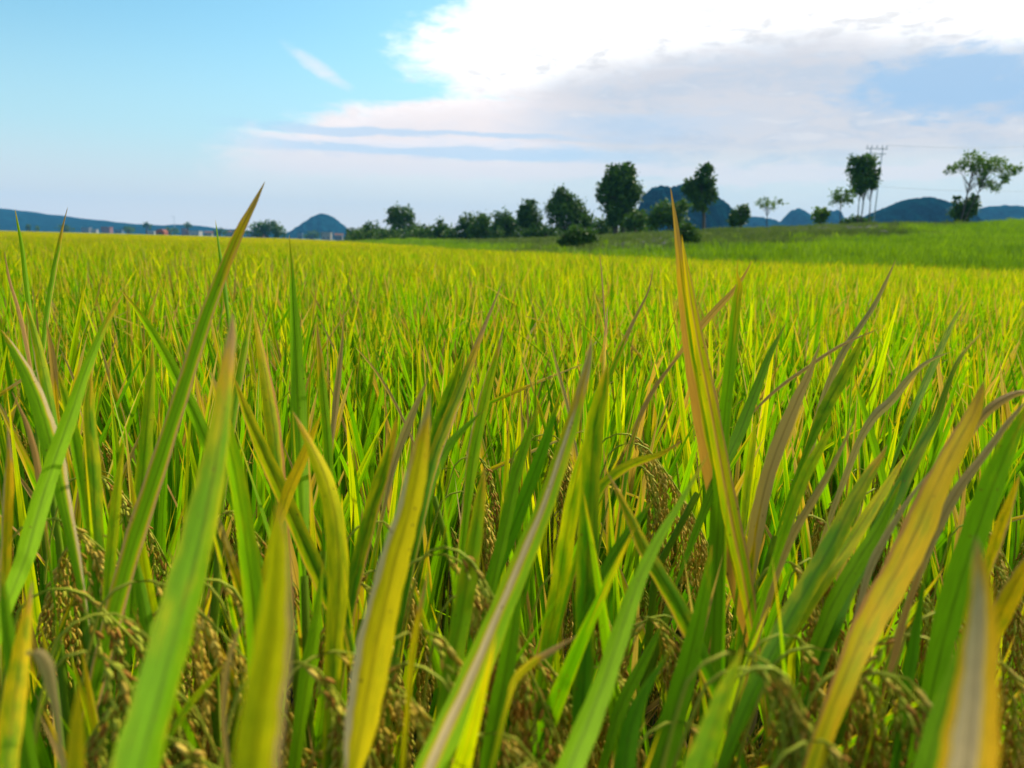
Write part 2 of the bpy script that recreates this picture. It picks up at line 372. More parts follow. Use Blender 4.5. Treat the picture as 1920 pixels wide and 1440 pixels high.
hill('hill', [(1385, 440), (1405, 406), (1425, 406), (1450, 412), (1464, 416), (1475, 405), (1485, 394), (1498, 390), (1512, 398), (1524, 412), (1535, 408), (1548, 396), (1570, 394), (1578, 408), (1590, 418), (1620, 440)], 1400, 90)
hill('hill', [(1590, 450), (1606, 414), (1640, 398), (1665, 388), (1690, 376), (1712, 373), (1738, 369), (1760, 373), (1780, 380), (1800, 388), (1815, 402), (1835, 430), (1850, 470)], 700, 70)
hill('hill', [(1790, 450), (1815, 402), (1840, 391), (1865, 386), (1890, 385), (1930, 389), (2000, 400), (2080, 430), (2120, 460)], 1300, 120)

# ------------------------------------------------------------------ trees and shrubs
def fol_mat(name, dark, light, trans=.25):
    m, t = mat(name)
    A = t.n('ShaderNodeAttribute', attribute_name='la'); sg = t.n('ShaderNodeSeparateColor'); t.put(sg.inputs[0], A.outputs[0])
    finish(t, t.mix(sg.outputs[0], dark, light), .6, .2, trans); return m
M_dark = fol_mat('dark_foliage', (.022, .07, .006), (.085, .18, .014))
M_mid = fol_mat('mid_foliage', (.03, .09, .005), (.10, .20, .010))
M_olive = fol_mat('olive_foliage', (.05, .13, .006), (.16, .27, .015), .4)
M_bark, t = mat('bark'); g = t.n('ShaderNodeNewGeometry'); finish(t, t.mix(t.noise(g.outputs['Position'], 8, 4), (.05, .045, .04), (.14, .12, .10)), .9, .1)
def leafcloud(m, cen, rad, n, size, clump, rg):
    """n leaf faces in clumps through an ellipsoid"""
    nc = max(4, n // clump); rad = np.array(rad)
    d = rg.normal(size=(nc, 3)); d /= np.linalg.norm(d, axis=1)[:, None]
    cc = cen + d * rad * (rg.uniform(.15, 1.0, (nc, 1)) ** .5)
    crad = rad.mean() * .20
    tone = rg.uniform(0, 1, nc)
    for i in range(nc):
        k = clump; q = cc[i] + rg.normal(size=(k, 3)) * crad * rg.uniform(.6, 1.3)
        nn = rg.normal(size=(k, 3)); nn /= np.linalg.norm(nn, axis=1)[:, None]
        a = np.cross(nn, rg.normal(size=(k, 3))); a /= np.linalg.norm(a, axis=1)[:, None]; b = np.cross(nn, a)
        sz = size * rg.uniform(.6, 1.4, (k, 1)); a *= sz; b *= sz * .55
        for j in range(k):
            o = len(m.v); p = q[j]
            m.v += [tuple(p - a[j]), tuple(p + b[j]), tuple(p + a[j]), tuple(p - b[j])]
            m.f.append((o, o + 1, o + 2, o + 3))
            tn = min(1, max(0, tone[i] * .75 + rg.uniform(0, .3))); m.attr('la', (tn, 0, 0, 1), 4)
def tree(name, label, cat, lobes, y, m_, trunks=None, dens=.5, group=None, leaf=3.0, seed=1, foot=None, clump=14, fname='crown', tname='trunk'):
    rg = np.random.default_rng(seed)
    cx = sum(l[0] for l in lobes) / len(lobes)
    bx = foot if foot else cx
    b = PY(bx, 450, y); gz = max(0.0, float(land(b.x, b.y))) if b.x / b.y > -.38 and y < 230 else 0.0
    root = empty(name, (b.x, b.y, gz - .05)); tag(root, label, cat, group)
    off = Vector(root.location); m = MB(); px = y / F
    for (lx, ly, rx, ry) in lobes:
        c = PY(lx, ly, y) - off + Vector((0, rg.uniform(-.3, .3) * rx * px, 0))
        n = int(rx * ry * math.pi * dens)
        leafcloud(m, np.array(c), (rx * px, rx * px * .9, ry * px), max(n, 40), leaf * px, clump, rg)
    fo = mobj(fname, m.mesh(fname, m_, False), root)
    tm = MB(); hub = Vector((0, 0, 0))
    tr = trunks or [(bx, None, lobes[0][0], lobes[0][1], 4)]
    for (x0, y0, x1, y1, wd) in tr:
        p0 = PY(x0, 450, y) - off; p0.z = 0; p1 = PY(x1, y1, y) - off
        mid_ = p0.lerp(p1, .5) + Vector((rg.uniform(-1, 1), rg.uniform(-1, 1), 0)) * wd * px * .6
        tm.tube([p0, p0.lerp(mid_, .6), mid_, p1], [wd * px * .65, wd * px * .5, wd * px * .42, wd * px * .22], 7)
        for (lx, ly, rx, ry) in lobes:          # limbs into the crown
            if abs(lx - x1) > rx * 2.5: continue
            for k in range(4):
                e = PY(lx, ly, y) - off + Vector((rg.uniform(-.8, .8) * rx, rg.uniform(-.8, .8) * rx, rg.uniform(-.5, .8) * ry)) * px
                s0 = mid_.lerp(p1, rg.uniform(.2, 1))
                tm.tube([s0, s0.lerp(e, .5) + Vector((0, 0, ry * px * .12)), e], [wd * px * .2, wd * px * .12, wd * px * .04], 5)
    mobj(tname, tm.mesh(tname, M_bark), root)
    return root
GT = 'trees of the line along the bank'
def shrub(label, lobes, y, m_, seed, dens=.6, group=None, leaf=3.0):
    return tree('shrub', label, 'shrub', lobes, y, m_, None, dens, group, leaf, seed, fname='foliage', tname='stem')
tree('broadleaf_tree', 'dark round-topped tree standing alone above the low tree line beside the cone hill', 'tree', [(752, 402, 22, 17), (740, 412, 15, 12), (766, 408, 13, 12), (755, 425, 24, 16), (735, 398, 9, 8)], 130, M_dark, None, .8, None, 2.4, 11)
tree('broadleaf_tree', 'wide low hazy tree right behind the tallest leaning blade on the left horizon', 'tree', [(488, 432, 18, 14), (508, 430, 18, 13), (524, 436, 13, 12)], 330, M_dark, None, .8, None, 2.4, 12)
row = [(672, 440, 14, 11, 150, M_dark, 'small dark tree at the left end of the tree line'),
       (695, 432, 17, 14, 140, M_dark, 'dark bushy tree just left of the round-topped lone tree'),
       (716, 441, 16, 12, 135, M_mid, 'low tree at the foot of the round-topped lone tree, on its left'),
       (785, 434, 16, 13, 125, M_mid, 'low green tree touching the round-topped lone tree on its right'),
       (806, 436, 14, 13, 120, M_dark, 'dark low tree, second to the right of the round-topped tree'),
       (826, 428, 12, 17, 115, M_mid, 'narrow pointed tree in the dip of the tree line'),
       (845, 438, 14, 12, 115, M_mid, 'light green low tree filling the gap before the taller crowns')]
for i, (x, y_, rx, ry, D, m_, lb) in enumerate(row):
    tree('broadleaf_tree', lb, 'tree', [(x, y_, rx, ry), (x - rx * .4, y_ + ry * .5, rx * .8, ry * .7), (x + rx * .4, y_ + ry * .5, rx * .8, ry * .7)], D, m_, None, .8, GT, 2.6, 20 + i)
tree('broadleaf_tree', 'first taller rounded tree after the dip in the tree line', 'tree', [(876, 415, 17, 16), (868, 432, 16, 15), (884, 434, 14, 15)], 112, M_dark, None, .8, GT, 2.6, 31)
tree('broadleaf_tree', 'rounded green tree with an even top left of the pointed dark tree', 'tree', [(906, 418, 19, 18), (896, 434, 17, 16), (918, 434, 17, 15)], 108, M_mid, None, .8, GT, 2.6, 32)
tree('broadleaf_tree', 'medium green tree leaning on the pointed dark tree', 'tree', [(945, 414, 18, 18), (940, 432, 19, 18), (958, 424, 14, 16)], 104, M_mid, None, .8, GT, 2.8, 33)
tree('broadleaf_tree', 'dark tree with pointed top in the middle of the tree line', 'tree', [(992, 396, 17, 20), (985, 415, 20, 22), (1003, 420, 18, 22), (993, 375 + 6, 7, 8)], 100, M_dark, None, .9, None, 2.8, 34)
tree('broadleaf_tree', 'large spreading dark tree left of the tallest tree of the row', 'tree', [(1055, 375, 20, 20), (1040, 390, 18, 18), (1075, 388, 20, 20), (1060, 405, 32, 24), (1092, 412, 20, 18), (1050, 358, 8, 8)], 96, M_dark, None, .8, None, 3.0, 35)
shrub('broad dark bush low on the slope in front of the tree line', [(1082, 440, 24, 15), (1062, 452, 18, 12), (1104, 446, 18, 14), (1090, 456, 26, 11)], 48, M_dark, 41, .8)
shrub('olive green undergrowth bush below the spreading dark tree', [(1020, 440, 26, 13), (1130, 428, 24, 17), (1000, 440, 20, 12)], 92, M_mid, 42, .6)
tree('tall_tree', 'tallest dark tree of the row with ragged forked top and narrowing foot', 'tree', [(1165, 340, 27, 26), (1150, 330, 16, 18), (1176, 318, 13, 15), (1140, 362, 22, 20), (1182, 360, 22, 24), (1160, 385, 30, 26), (1156, 408, 22, 16)], 88, M_dark, [(1152, 0, 1155, 370, 8), (1168, 0, 1172, 372, 7)], .8, None, 3.2, 36)
shrub('small green bush at the foot of the tallest tree on its right', [(1188, 418, 22, 16), (1200, 408, 14, 14)], 84, M_mid, 43, .6)
shrub('yellow-green bushy thicket in front of the big dark hill', [(1245, 400, 26, 22), (1228, 412, 20, 16), (1268, 408, 20, 20), (1282, 386, 12, 14)], 80, M_mid, 44, .6)
shrub('dark bush half hidden behind the tall two-coloured blade', [(1288, 440, 20, 20), (1282, 462, 18, 18), (1298, 455, 15, 18)], 40, M_dark, 45, .8)
tree('tall_tree', 'tall two-humped dark tree right of the brown-tipped tall blade', 'tree', [(1324, 335, 17, 22), (1326, 318, 11, 10), (1300, 352, 20, 18), (1328, 360, 17, 22), (1312, 378, 20, 17)], 86, M_dark, [(1318, 0, 1316, 365, 6)], .85, None, 3.0, 37)
shrub('dark rounded bush at the right foot of the big dark hill', [(1387, 406, 17, 15), (1396, 398, 12, 11), (1382, 414, 17, 11)], 80, M_dark, 46, .7)
tree('sparse_tree', 'small airy tree with thin trunk and see-through crown', 'tree', [(1432, 378, 12, 8), (1442, 385, 14, 9), (1458, 378, 9, 6), (1470, 380, 8, 5), (1425, 384, 8, 6)], 78, M_olive, [(1437, 0, 1438, 388, 1.8)], .35, None, 2.0, 38, foot=1437, clump=9)
shrub('small round olive bush standing alone before the pale blue hill', [(1538, 405, 15, 13), (1546, 400, 10, 9)], 76, M_olive, 47, .9)
tree('sparse_tree', 'small slanting flat-crowned tree left of the palm-like tall tree', 'tree', [(1578, 366, 18, 12), (1566, 374, 14, 8), (1592, 362, 11, 9), (1586, 376, 12, 6)], 78, M_olive, [(1573, 0, 1576, 372, 1.8)], .5, None, 2.2, 39, foot=1573)
tree('tall_tree', 'tall high-crowned tree with several bare thin trunks beside the power pole', 'tree', [(1606, 312, 15, 18), (1624, 308, 18, 16), (1640, 322, 9, 14), (1618, 335, 22, 20), (1612, 352, 12, 12), (1636, 342, 10, 13)], 84, M_mid, [(1605, 0, 1614, 345, 2.0), (1611, 0, 1622, 345, 2.2), (1626, 0, 1634, 345, 2.2)], .8, None, 3.0, 40, foot=1613)
tree('sparse_tree', 'wide airy tree with slanting pale trunk at the right end', 'tree', [(1822, 300, 18, 16), (1845, 312, 22, 14), (1868, 308, 20, 13), (1888, 322, 17, 12), (1905, 318, 12, 9), (1800, 312, 14, 10), (1784, 318, 12, 8), (1845, 340, 12, 12), (1866, 348, 12, 12), (1885, 338, 12, 7), (1832, 322, 16, 9)], 74, M_olive, [(1796, 0, 1822, 325, 3.2), (1800, 0, 1850, 330, 2.2)], .5, None, 2.3, 48, foot=1797, clump=10)
shrub('dark forked bush at the foot of the slanting pale tree', [(1796, 398, 14, 16), (1820, 385, 13, 16), (1812, 400, 20, 14), (1828, 372, 7, 8), (1793, 374, 6, 9)], 75, M_dark, 49, .7)
shrub('low dark hedge shrub behind the crest, left of the far ridge hill', [(1612, 414, 22, 7), (1590, 417, 12, 6)], 98, M_dark, 50, .9)

# undergrowth closing the line of trees below the crowns
m = MB(); rgu = np.random.default_rng(77)
for k in range(46):
    x = 662 + k * 12.2; yy_ = 118 if x < 900 else 104; D = yy_ + rgu.uniform(-8, 8)
    c = PY(x + rgu.uniform(-6, 6), np.interp(x, [660, 900, 1100, 1220], [447, 446, 440, 430]) + rgu.uniform(-5, 3), D)
    leafcloud(m, np.array(c), (1.3, 1.3, 1.25), 240, 3.0 * D / F, 12, rgu)
tag(mobj('undergrowth', m.mesh('undergrowth', M_dark, False)), 'dark green undergrowth closing the tree line below the crowns', 'undergrowth', None, 'stuff')

# ------------------------------------------------------------------ power pole and wires
M_metal, t = mat('grey_metal'); finish(t, (.28, .36, .44), .5, .4)
def pole():
    y = 92; b = PY(1622, 450, y); gz = float(land(b.x, b.y)); r = empty('power_pole', (b.x, b.y, gz)); o = Vector(r.location); px = y / F
    tag(r, 'twin-legged power pole with crossarms rising behind the high-crowned tree', 'power pole')
    top = PY(1638, 277, y) - o; H = top.z
    for dx in (-.75, .75):
        m = MB(); m.tube([(dx, 0, 0), (dx * .9 + .25, 0, H)], [.07, .05], 8, True); mobj('leg', m.mesh('leg', M_metal), r)
    for z, hw in ((H - .15, 1.25), (H - .7, 1.1)):
        m = MB(); m.box(-hw + .25, hw + .25, -.05, .05, z, z + .08); c_ = mobj('crossarm', m.mesh('crossarm', M_metal, False), r)
    for x in (-.85, -.35, .25, .85, 1.35):
        m = MB(); m.tube([(x, 0, H - .02), (x, 0, H + .12), (x, 0, H + .3)], [.03, .06, .03], 8, True); mobj('insulator', m.mesh('insulator', M_metal), r)
    m = MB(); m.tube([(-.43, .02, H - 1.6), (.91, .02, H - .8)], .05, 6, True); mobj('brace', m.mesh('brace', M_metal), r)
    for n_, (x, z, lb) in enumerate(((1.35, H + .3, 'uppermost thin power line running right from the pole top'), (-1.1, H - 4.2, 'lower thin power line sagging right of the high-crowned tree'))):
        m = MB(); p0 = o + Vector((x, 0, z)); p1 = PY(2100, 262 if n_ == 0 else 352, 80)
        pts = [p0.lerp(p1, k / 16) - Vector((0, 0, .5 * math.sin(math.pi * k / 16))) for k in range(17)]
        m.tube(pts, .012, 4); tag(mobj('power_line', m.mesh('power_line', M_metal)), lb, 'power line', 'power lines')
pole()

# ------------------------------------------------------------------ far village on the left
M_wall = {}
for k, c in (('white', (.62, .62, .6)), ('cream', (.5, .46, .38)), ('pink', (.42, .2, .17)), ('grey', (.3, .32, .34)), ('blue', (.2, .3, .42))):
    M_wall[k], t = mat('wall_' + k); g = t.n('ShaderNodeNewGeometry'); n = t.noise(g.outputs['Position'], .7, 4); finish(t, t.mix(n, tuple(q * .55 for q in c), tuple(q * .4 for q in c)), .9, .1)
M_roof, t = mat('roof_tiles'); finish(t, (.2, .1, .07), .9, .1)
M_glass, t = mat('window_glass'); finish(t, (.03, .04, .05), .2, .5)
def house(px, wpx, hpx, y, wall, lb, gable=False, tiers=1):
    b = PY(px, 440, y); r = empty('house', (b.x, b.y, 0)); tag(r, lb, 'house', 'houses of the far village'); s = y / F; W_, H_ = wpx * s / 2, hpx * s
    m = MB(); m.box(-W_, W_, 0, W_ * 1.6, 0, H_); mobj('wall', m.mesh('wall', wall, False), r)
    m = MB()
    if gable:
        v0 = len(m.v); e = .5
        m.v += [(-W_ - e, -e, H_), (W_ + e, -e, H_), (W_ + e, W_ * 1.6 + e, H_), (-W_ - e, W_ * 1.6 + e, H_), (-W_ - e, W_ * .8, H_ + W_ * .5), (W_ + e, W_ * .8, H_ + W_ * .5)]
        m.f += [(0, 1, 5, 4), (2, 3, 4, 5), (0, 4, 3), (1, 2, 5), (0, 3, 2, 1)]
        mobj('roof', m.mesh('roof', M_roof, False), r)
    else:
        m.box(-W_ - .3, W_ + .3, -.3, W_ * 1.6 + .3, H_, H_ + .5); mobj('roof', m.mesh('roof', wall, False), r)
    n = max(2, int(W_ / 2.0)); fl = max(1, int(H_ / 3.2))
    for f_ in range(fl):
        for k in range(n):
            x = -W_ + (k + .5) * 2 * W_ / n; m = MB(); m.box(x - .6, x + .6, -.06, .04, f_ * 3.1 + 1.0, f_ * 3.1 + 2.4); mobj('window', m.mesh('window', M_glass, False), r)
vil = [(160, 14, 10, 900, 'grey', 'leftmost grey house of the far village', 0), (176, 10, 7, 820, 'white', 'small white house beside the leftmost grey one', 0),
       (198, 16, 12, 900, 'pink', 'dull pink block house of the far village', 0), (222, 13, 8, 860, 'blue', 'bluish low house near the pink block', 0),
       (283, 12, 7, 800, 'white', 'low white house left of the red dome-shaped shed', 0), (345, 9, 13, 860, 'pink', 'narrow rosy tower house right of the red shed', 0),
       (362, 22, 9, 820, 'white', 'long white house with flat roof behind the green blade tip', 0), (390, 13, 7, 800, 'cream', 'cream low house left of the leaning tall blade', 1),
       (430, 14, 9, 840, 'grey', 'grey house with gable roof near the leaning tall blade', 1), (468, 13, 11, 800, 'blue', 'bluish house right of the leaning tall blade', 0),
       (487, 12, 10, 700, 'pink', 'pale pink house in front of the wide low hazy tree', 0), (562, 9, 10, 760, 'blue', 'pale bluish house left of the cone hill foot', 0),
       (611, 17, 13, 700, 'cream', 'cream house with white front at the foot of the cone hill', 0), (634, 14, 9, 720, 'grey', 'dark grey shed right of the cream house', 1), (652, 8, 10, 740, 'white', 'small pale house at the right foot of the cone hill', 0)]
for (px, a, b_, y, k, lb, ga) in vil: house(px, a, b_, y, M_wall[k], lb, bool(ga))
M_red, t = mat('rust_red'); finish(t, (.20, .06, .035), .8, .2)
b = PY(300, 440, 420); r = empty('shed', (b.x, b.y, 0)); tag(r, 'rust red dome-roofed shed at the far field edge', 'shed')
m = MB(); s = 420 / F; n = 14
for j, yy in enumerate((0, 5)):
    for k in range(n + 1):
        a = math.pi * k / n; m.v.append((math.cos(a) * 8 * s, yy, .0 if k in (0, n) else 7 * s + math.sin(a) * 6 * s))
m.f += [(k, k + 1, k + n + 2, k + n + 1) for k in range(n)] + [tuple(range(n, -1, -1)), tuple(range(n + 1, 2 * n + 2))]
mobj('shell', m.mesh('shell', M_red, False), r); m = MB(); m.box(-1, 1, -.05, .02, 0, 2.2); mobj('door', m.mesh('door', M_glass, False), r)
b = PY(328, 440, 900); r = empty('lattice_mast', (b.x, b.y, 0)); tag(r, 'thin radio mast with crossbar on the left skyline', 'mast')
m = MB(); H = PY(328, 405, 900).z; m.tube([(0, 0, 0), (0, 0, H)], [.45, .2], 5, True); mobj('pole', m.mesh('pole', M_metal), r)
m = MB(); m.box(-4.5, 1, -.15, .15, H - 1.5, H - 1.2); mobj('crossbar', m.mesh('crossbar', M_metal, False), r)
for i, (x, yy, rx, ry, lb) in enumerate(((53, 427, 5, 8, 'small dark far tree at the left edge of the village'), (70, 428, 5, 6, 'second small dark far tree beside the leftmost one'), (277, 423, 7, 6, 'bushy dark far tree above the low white house'),
        (240, 431, 12, 5, 'low far hedge-like tree between the blue house and white house'), (320, 432, 12, 5, 'low far tree right of the red shed'), (352, 422, 9, 4, 'round far tree on the skyline beside the mast'), (410, 435, 14, 5, 'flat far tree beside the cream low house'),
        (450, 437, 14, 5, 'flat far tree right of the grey gabled house'), (120, 429, 16, 5, 'long low far tree left of the village'), (585, 441, 16, 6, 'low blurred tree at the cone hill foot'))):
    tree('far_tree', lb, 'tree', [(x, yy, rx, ry)], 640, M_dark, None, 1.6, 'small trees around the far village', 1.6, 60 + i)

# ------------------------------------------------------------------ rice: blade, panicle
def blade_mesh(m, pts, wid, side, la, lb, across=2, fold=.22, i0=0):
    """adds a blade: pts base..tip, wid full widths, side = width direction at each point"""
    n = len(pts); b0 = len(m.v); K = across * 2 + 1
    L = [0.0]
    for i in range(1, n): L.append(L[-1] + (pts[i] - pts[i - 1]).length)
    for i in range(n):
        t_ = (pts[min(i + 1, n - 1)] - pts[max(i - 1, 0)]).normalized()
        sd_ = side[i]; sd_ = (sd_ - t_ * sd_.dot(t_)).normalized(); nn = t_.cross(sd_)
        for k in range(K):
            u_ = k / (K - 1) * 2 - 1
            # a blade is a shallow trough with a keel
            q = pts[i] + sd_ * (u_ * wid[i] * .5) + nn * (abs(u_) ** 1.3 * wid[i] * fold)
            m.v.append(tuple(q)); m.uv.append((k / (K - 1), (L[i] - L[i0]) / (L[-1] - L[i0])))
    m.attr('la', la, n * K); m.attr('lb', lb, n * K)
    for i in range(n - 1):
        for k in range(K - 1):
            a = b0 + i * K + k; m.f.append((a, a + 1, a + K + 1, a + K))
def wprof(s):
    return (.62 + .38 * min(1, s / .3)) * (1 - max(0, (s - .35) / .65) ** 1.7) ** .9 if s < 1 else 0.0
def rnd_params(rg, ripe=.09, ym=.13):
    yl = float(np.clip(rg.normal(ym, .2), 0, .95)); dr = 0.0; eL = eR = 0.0; mid_ = 0.0; orn = float(rg.uniform(0, .8) ** 3)
    r = rg.uniform()
    if r < ripe: dr = float(rg.uniform(.08, .35))
    if r < .05: dr = float(rg.uniform(.6, 1.1))
    if rg.uniform() < .12: eL = float(rg.uniform(.1, .45))
    if rg.uniform() < .10: eR = float(rg.uniform(.1, .45))
    return (yl, dr, eL, eR), (float(rg.uniform()), float(rg.uniform(.35, 1)), mid_, orn)
def rnd_blade(m, rg, base, tilt, azm, length, width, bend, segs, across=1, fold=.22, ripe=.25, kink=0.0, par=None, face=None):
    d = Vector((math.cos(azm), math.sin(azm), 0)); pts = []; p = Vector(base); ang = tilt; st = length / segs
    sv = Vector((-math.sin(azm), math.cos(azm), 0)); tw = rg.uniform(-1.4, 1.4) if face is None else face; sides = []
    for i in range(segs + 1):
        pts.append(p.copy()); s = i / segs
        q = Quaternion((math.sin(ang) * d.x, math.sin(ang) * d.y, math.cos(ang)), tw * s + .3 * tw)
        sides.append(q @ sv)
        ang += bend / segs * (0.4 + 1.2 * s) + (kink if abs(s - .62) < .5 / segs else 0)
        p = p + (d * math.sin(ang) + Vector((0, 0, math.cos(ang)))) * st
    la, lb = par or rnd_params(rg, ripe)
    blade_mesh(m, pts, [width * wprof(i / segs) for i in range(segs + 1)], sides, la, lb, across, fold)
rg0 = np.random.default_rng(3)
LEAVES = []
for i in range(48):                                  # shared blade shapes, base at the origin, rising along +Z, leaning to +X
    m = MB(); L = rg0.uniform(.34, .47)
    rnd_blade(m, rg0, (0, 0, 0), R(rg0.uniform(0, 5)), 0.0, L, rg0.uniform(.0095, .0165), R(rg0.choice([3, 7, 13, 24, 50], p=[.34, .3, .22, .11, .03])), 12, 1, .20, kink=(R(rg0.uniform(30, 80)) if rg0.uniform() < .06 else 0))
    LEAVES.append(m.mesh('leaf', M_leaf))
def grain(m, p, d, L, rad, tone):
    d = d.normalized(); a = d.orthogonal().normalized(); b = d.cross(a); o = len(m.v); K = 5
    m.v.append(tuple(p))
    for (s, r) in ((.25, .85), (.62, 1.0)):
        for k in range(K):
            an = 2 * math.pi * k / K; m.v.append(tuple(p + d * (L * s) + a * (math.cos(an) * rad * r) + b * (math.sin(an) * rad * r * .75)))
    m.v.append(tuple(p + d * L)); e = o + 1 + 2 * K
    for k in range(K):
        k2 = (k + 1) % K
        m.f += [(o, o + 1 + k2, o + 1 + k), (o + 1 + k, o + 1 + k2, o + 1 + K + k2, o + 1 + K + k), (e, o + 1 + K + k, o + 1 + K + k2)]
    m.attr('la', tone, 2 + 2 * K)
def panicle(rg, spread=1.0, droop=1.0):
    ph = rg.uniform(0, 3)
    """stalk and grains, base of the stalk at the origin, bending over to +X"""
    st = MB(); gr = MB(); ang = R(4); p = Vector((0, 0, 0)); pts = []; N = 30; L = .30; total = R(rg.uniform(158, 182)) * droop
    for i in range(N + 1):
        pts.append(p.copy()); s = i / N
        ang += total / N * (4.6 if .26 < s < .42 else .31)
        p = p + Vector((math.sin(ang), .14 * math.sin(s * 5 + ph), math.cos(ang))).normalized() * (L / N)
    st.tube(pts, [.0010 - .0006 * i / N for i in range(N + 1)], 4)
    n0 = int(N * .38)
    for i in range(n0, N + 1):
        for side in ((-1, 1) if i % 3 else (rg.choice([-1, 1]),)):
            q = pts[i].copy(); t_ = (pts[min(i + 1, N)] - pts[i - 1]).normalized()
            lat = Vector((rg.uniform(-.5, .5), side * rg.uniform(.4, 1), rg.uniform(-.1, .2)))
            d = (t_ * 1.3 + lat * .75 * spread + Vector((0, 0, -.5))).normalized(); bl = rg.uniform(.06, .12) * (1 - .55 * (i - n0) / (N - n0)); k = int(bl / .0046); bp = [q.copy()]
            for j in range(k):
                d = (d + Vector((rg.uniform(-.05, .05), rg.uniform(-.05, .05), -.20))).normalized(); q = q + d * .0046; bp.append(q.copy())
                g_ = (d + Vector((rg.uniform(-.45, .45), rg.uniform(-.45, .45), rg.uniform(-.3, .3)))).normalized()
                grain(gr, q, g_, rg.uniform(.0072, .0092), rg.uniform(.0010, .0014), (float(rg.uniform()), float(rg.uniform()), 0, 1))
            st.tube(bp[::3] + [bp[-1]], .0004, 3)
    return st.mesh('panicle', M_ped), gr.mesh('grains', M_grain)
PAN = [panicle(rg0, rg0.uniform(.6, 1.3), rg0.uniform(.95, 1.03)) for _ in range(10)]
def put_panicle(parent, loc, azm, sc, tilt=0.0):
    a, b = PAN[random.randrange(len(PAN))]
    o = mobj('panicle', a, parent, loc); o.rotation_euler = (0, tilt, azm); o.scale = (sc,) * 3
    g_ = mobj('grains', b, o); g_['kind'] = 'stuff'
    return o
def put_leaf(parent, loc, azm, tilt, sc, spin):
    o = mobj('leaf', LEAVES[random.randrange(len(LEAVES))], parent, loc)
    q = Quaternion((0, 0, 1), azm) @ Quaternion((0, 1, 0), tilt) @ Quaternion((0, 0, 1), spin)
    o.rotation_mode = 'QUATERNION'; o.rotation_quaternion = q; o.scale = (sc,) * 3
    return o
STEMS = []
for i in range(8):                                   # culms with old lower leaves and chaff
    m = MB(); rg = np.random.default_rng(100 + i)
    for k in range(11):
        a = rg.uniform(0, 6.28); r0 = rg.uniform(.005, .035); r1 = r0 + rg.uniform(.01, .06); h = rg.uniform(.5, .68)
        p = [Vector((math.cos(a) * (r0 + (r1 - r0) * s), math.sin(a) * (r0 + (r1 - r0) * s), h * s)) for s in (0, .5, 1)]
        m.tube(p, [.003, .0026, .0018], 4)
    STEMS.append(m.mesh('stems', M_stem))
OLD = []
for i in range(8):                                   # broken and lower leaves, in one tangle
    m = MB(); rg = np.random.default_rng(200 + i)
    for k in range(16):
        a = rg.uniform(0, 6.28); dd_ = rg.uniform() < .45
        par = ((float(rg.uniform(.1, .6)), 1.2 if dd_ else float(rg.uniform(0, .3)), 0, 0), (float(rg.uniform()), float(rg.uniform()), 0, float(rg.uniform(0, .5))))
        rnd_blade(m, rg, (math.cos(a) * .03, math.sin(a) * .03, rg.uniform(.25, .55)), R(rg.uniform(5, 45)), a, rg.uniform(.18, .36), rg.uniform(.004, .011), R(rg.uniform(5, 120)), 7, 1, .2, par=par)
    OLD.append(m.mesh('lower_leaves', M_leaf))
def plant(x, y, label, group, nleaf, npan, top=.93, seed=0):
    r = empty('rice_plant', (x, y, 0)); tag(r, label, 'rice plant', group)
    o = mobj('stems', STEMS[random.randrange(8)], r); o.rotation_euler.z = random.uniform(0, 6.28); o['kind'] = 'stuff'
    o = mobj('lower_leaves', OLD[random.randrange(8)], r); o.rotation_euler.z = random.uniform(0, 6.28); o['kind'] = 'stuff'
    fill(r, nleaf, npan, top); return r
def fill(r, nleaf, npan, top, x=0.0):
    x = r.location.x
    for k in range(nleaf):
        a = random.uniform(0, 6.28); rr = random.uniform(.01, .07)
        sc = random.uniform(.82, 1.12); tl = abs(random.gauss(0, 1)) * R(8.5) + R(1)
        zt = top + random.gauss(0, .038); z = zt - .40 * sc * math.cos(tl)
        put_leaf(r, (rr * math.cos(a) + .01 * x, rr * math.sin(a), max(.25, z)), a + (random.gauss(0, .5)), tl, sc, random.uniform(-.6, .6))
    for k in range(npan):
        a = random.uniform(0, 6.28); rr = random.uniform(.0, .06)
        put_panicle(r, (rr * math.cos(a), rr * math.sin(a), random.uniform(.58, .76) + (top - .93) * .8), a, random.uniform(.9, 1.2), R(random.uniform(-5, 10)))

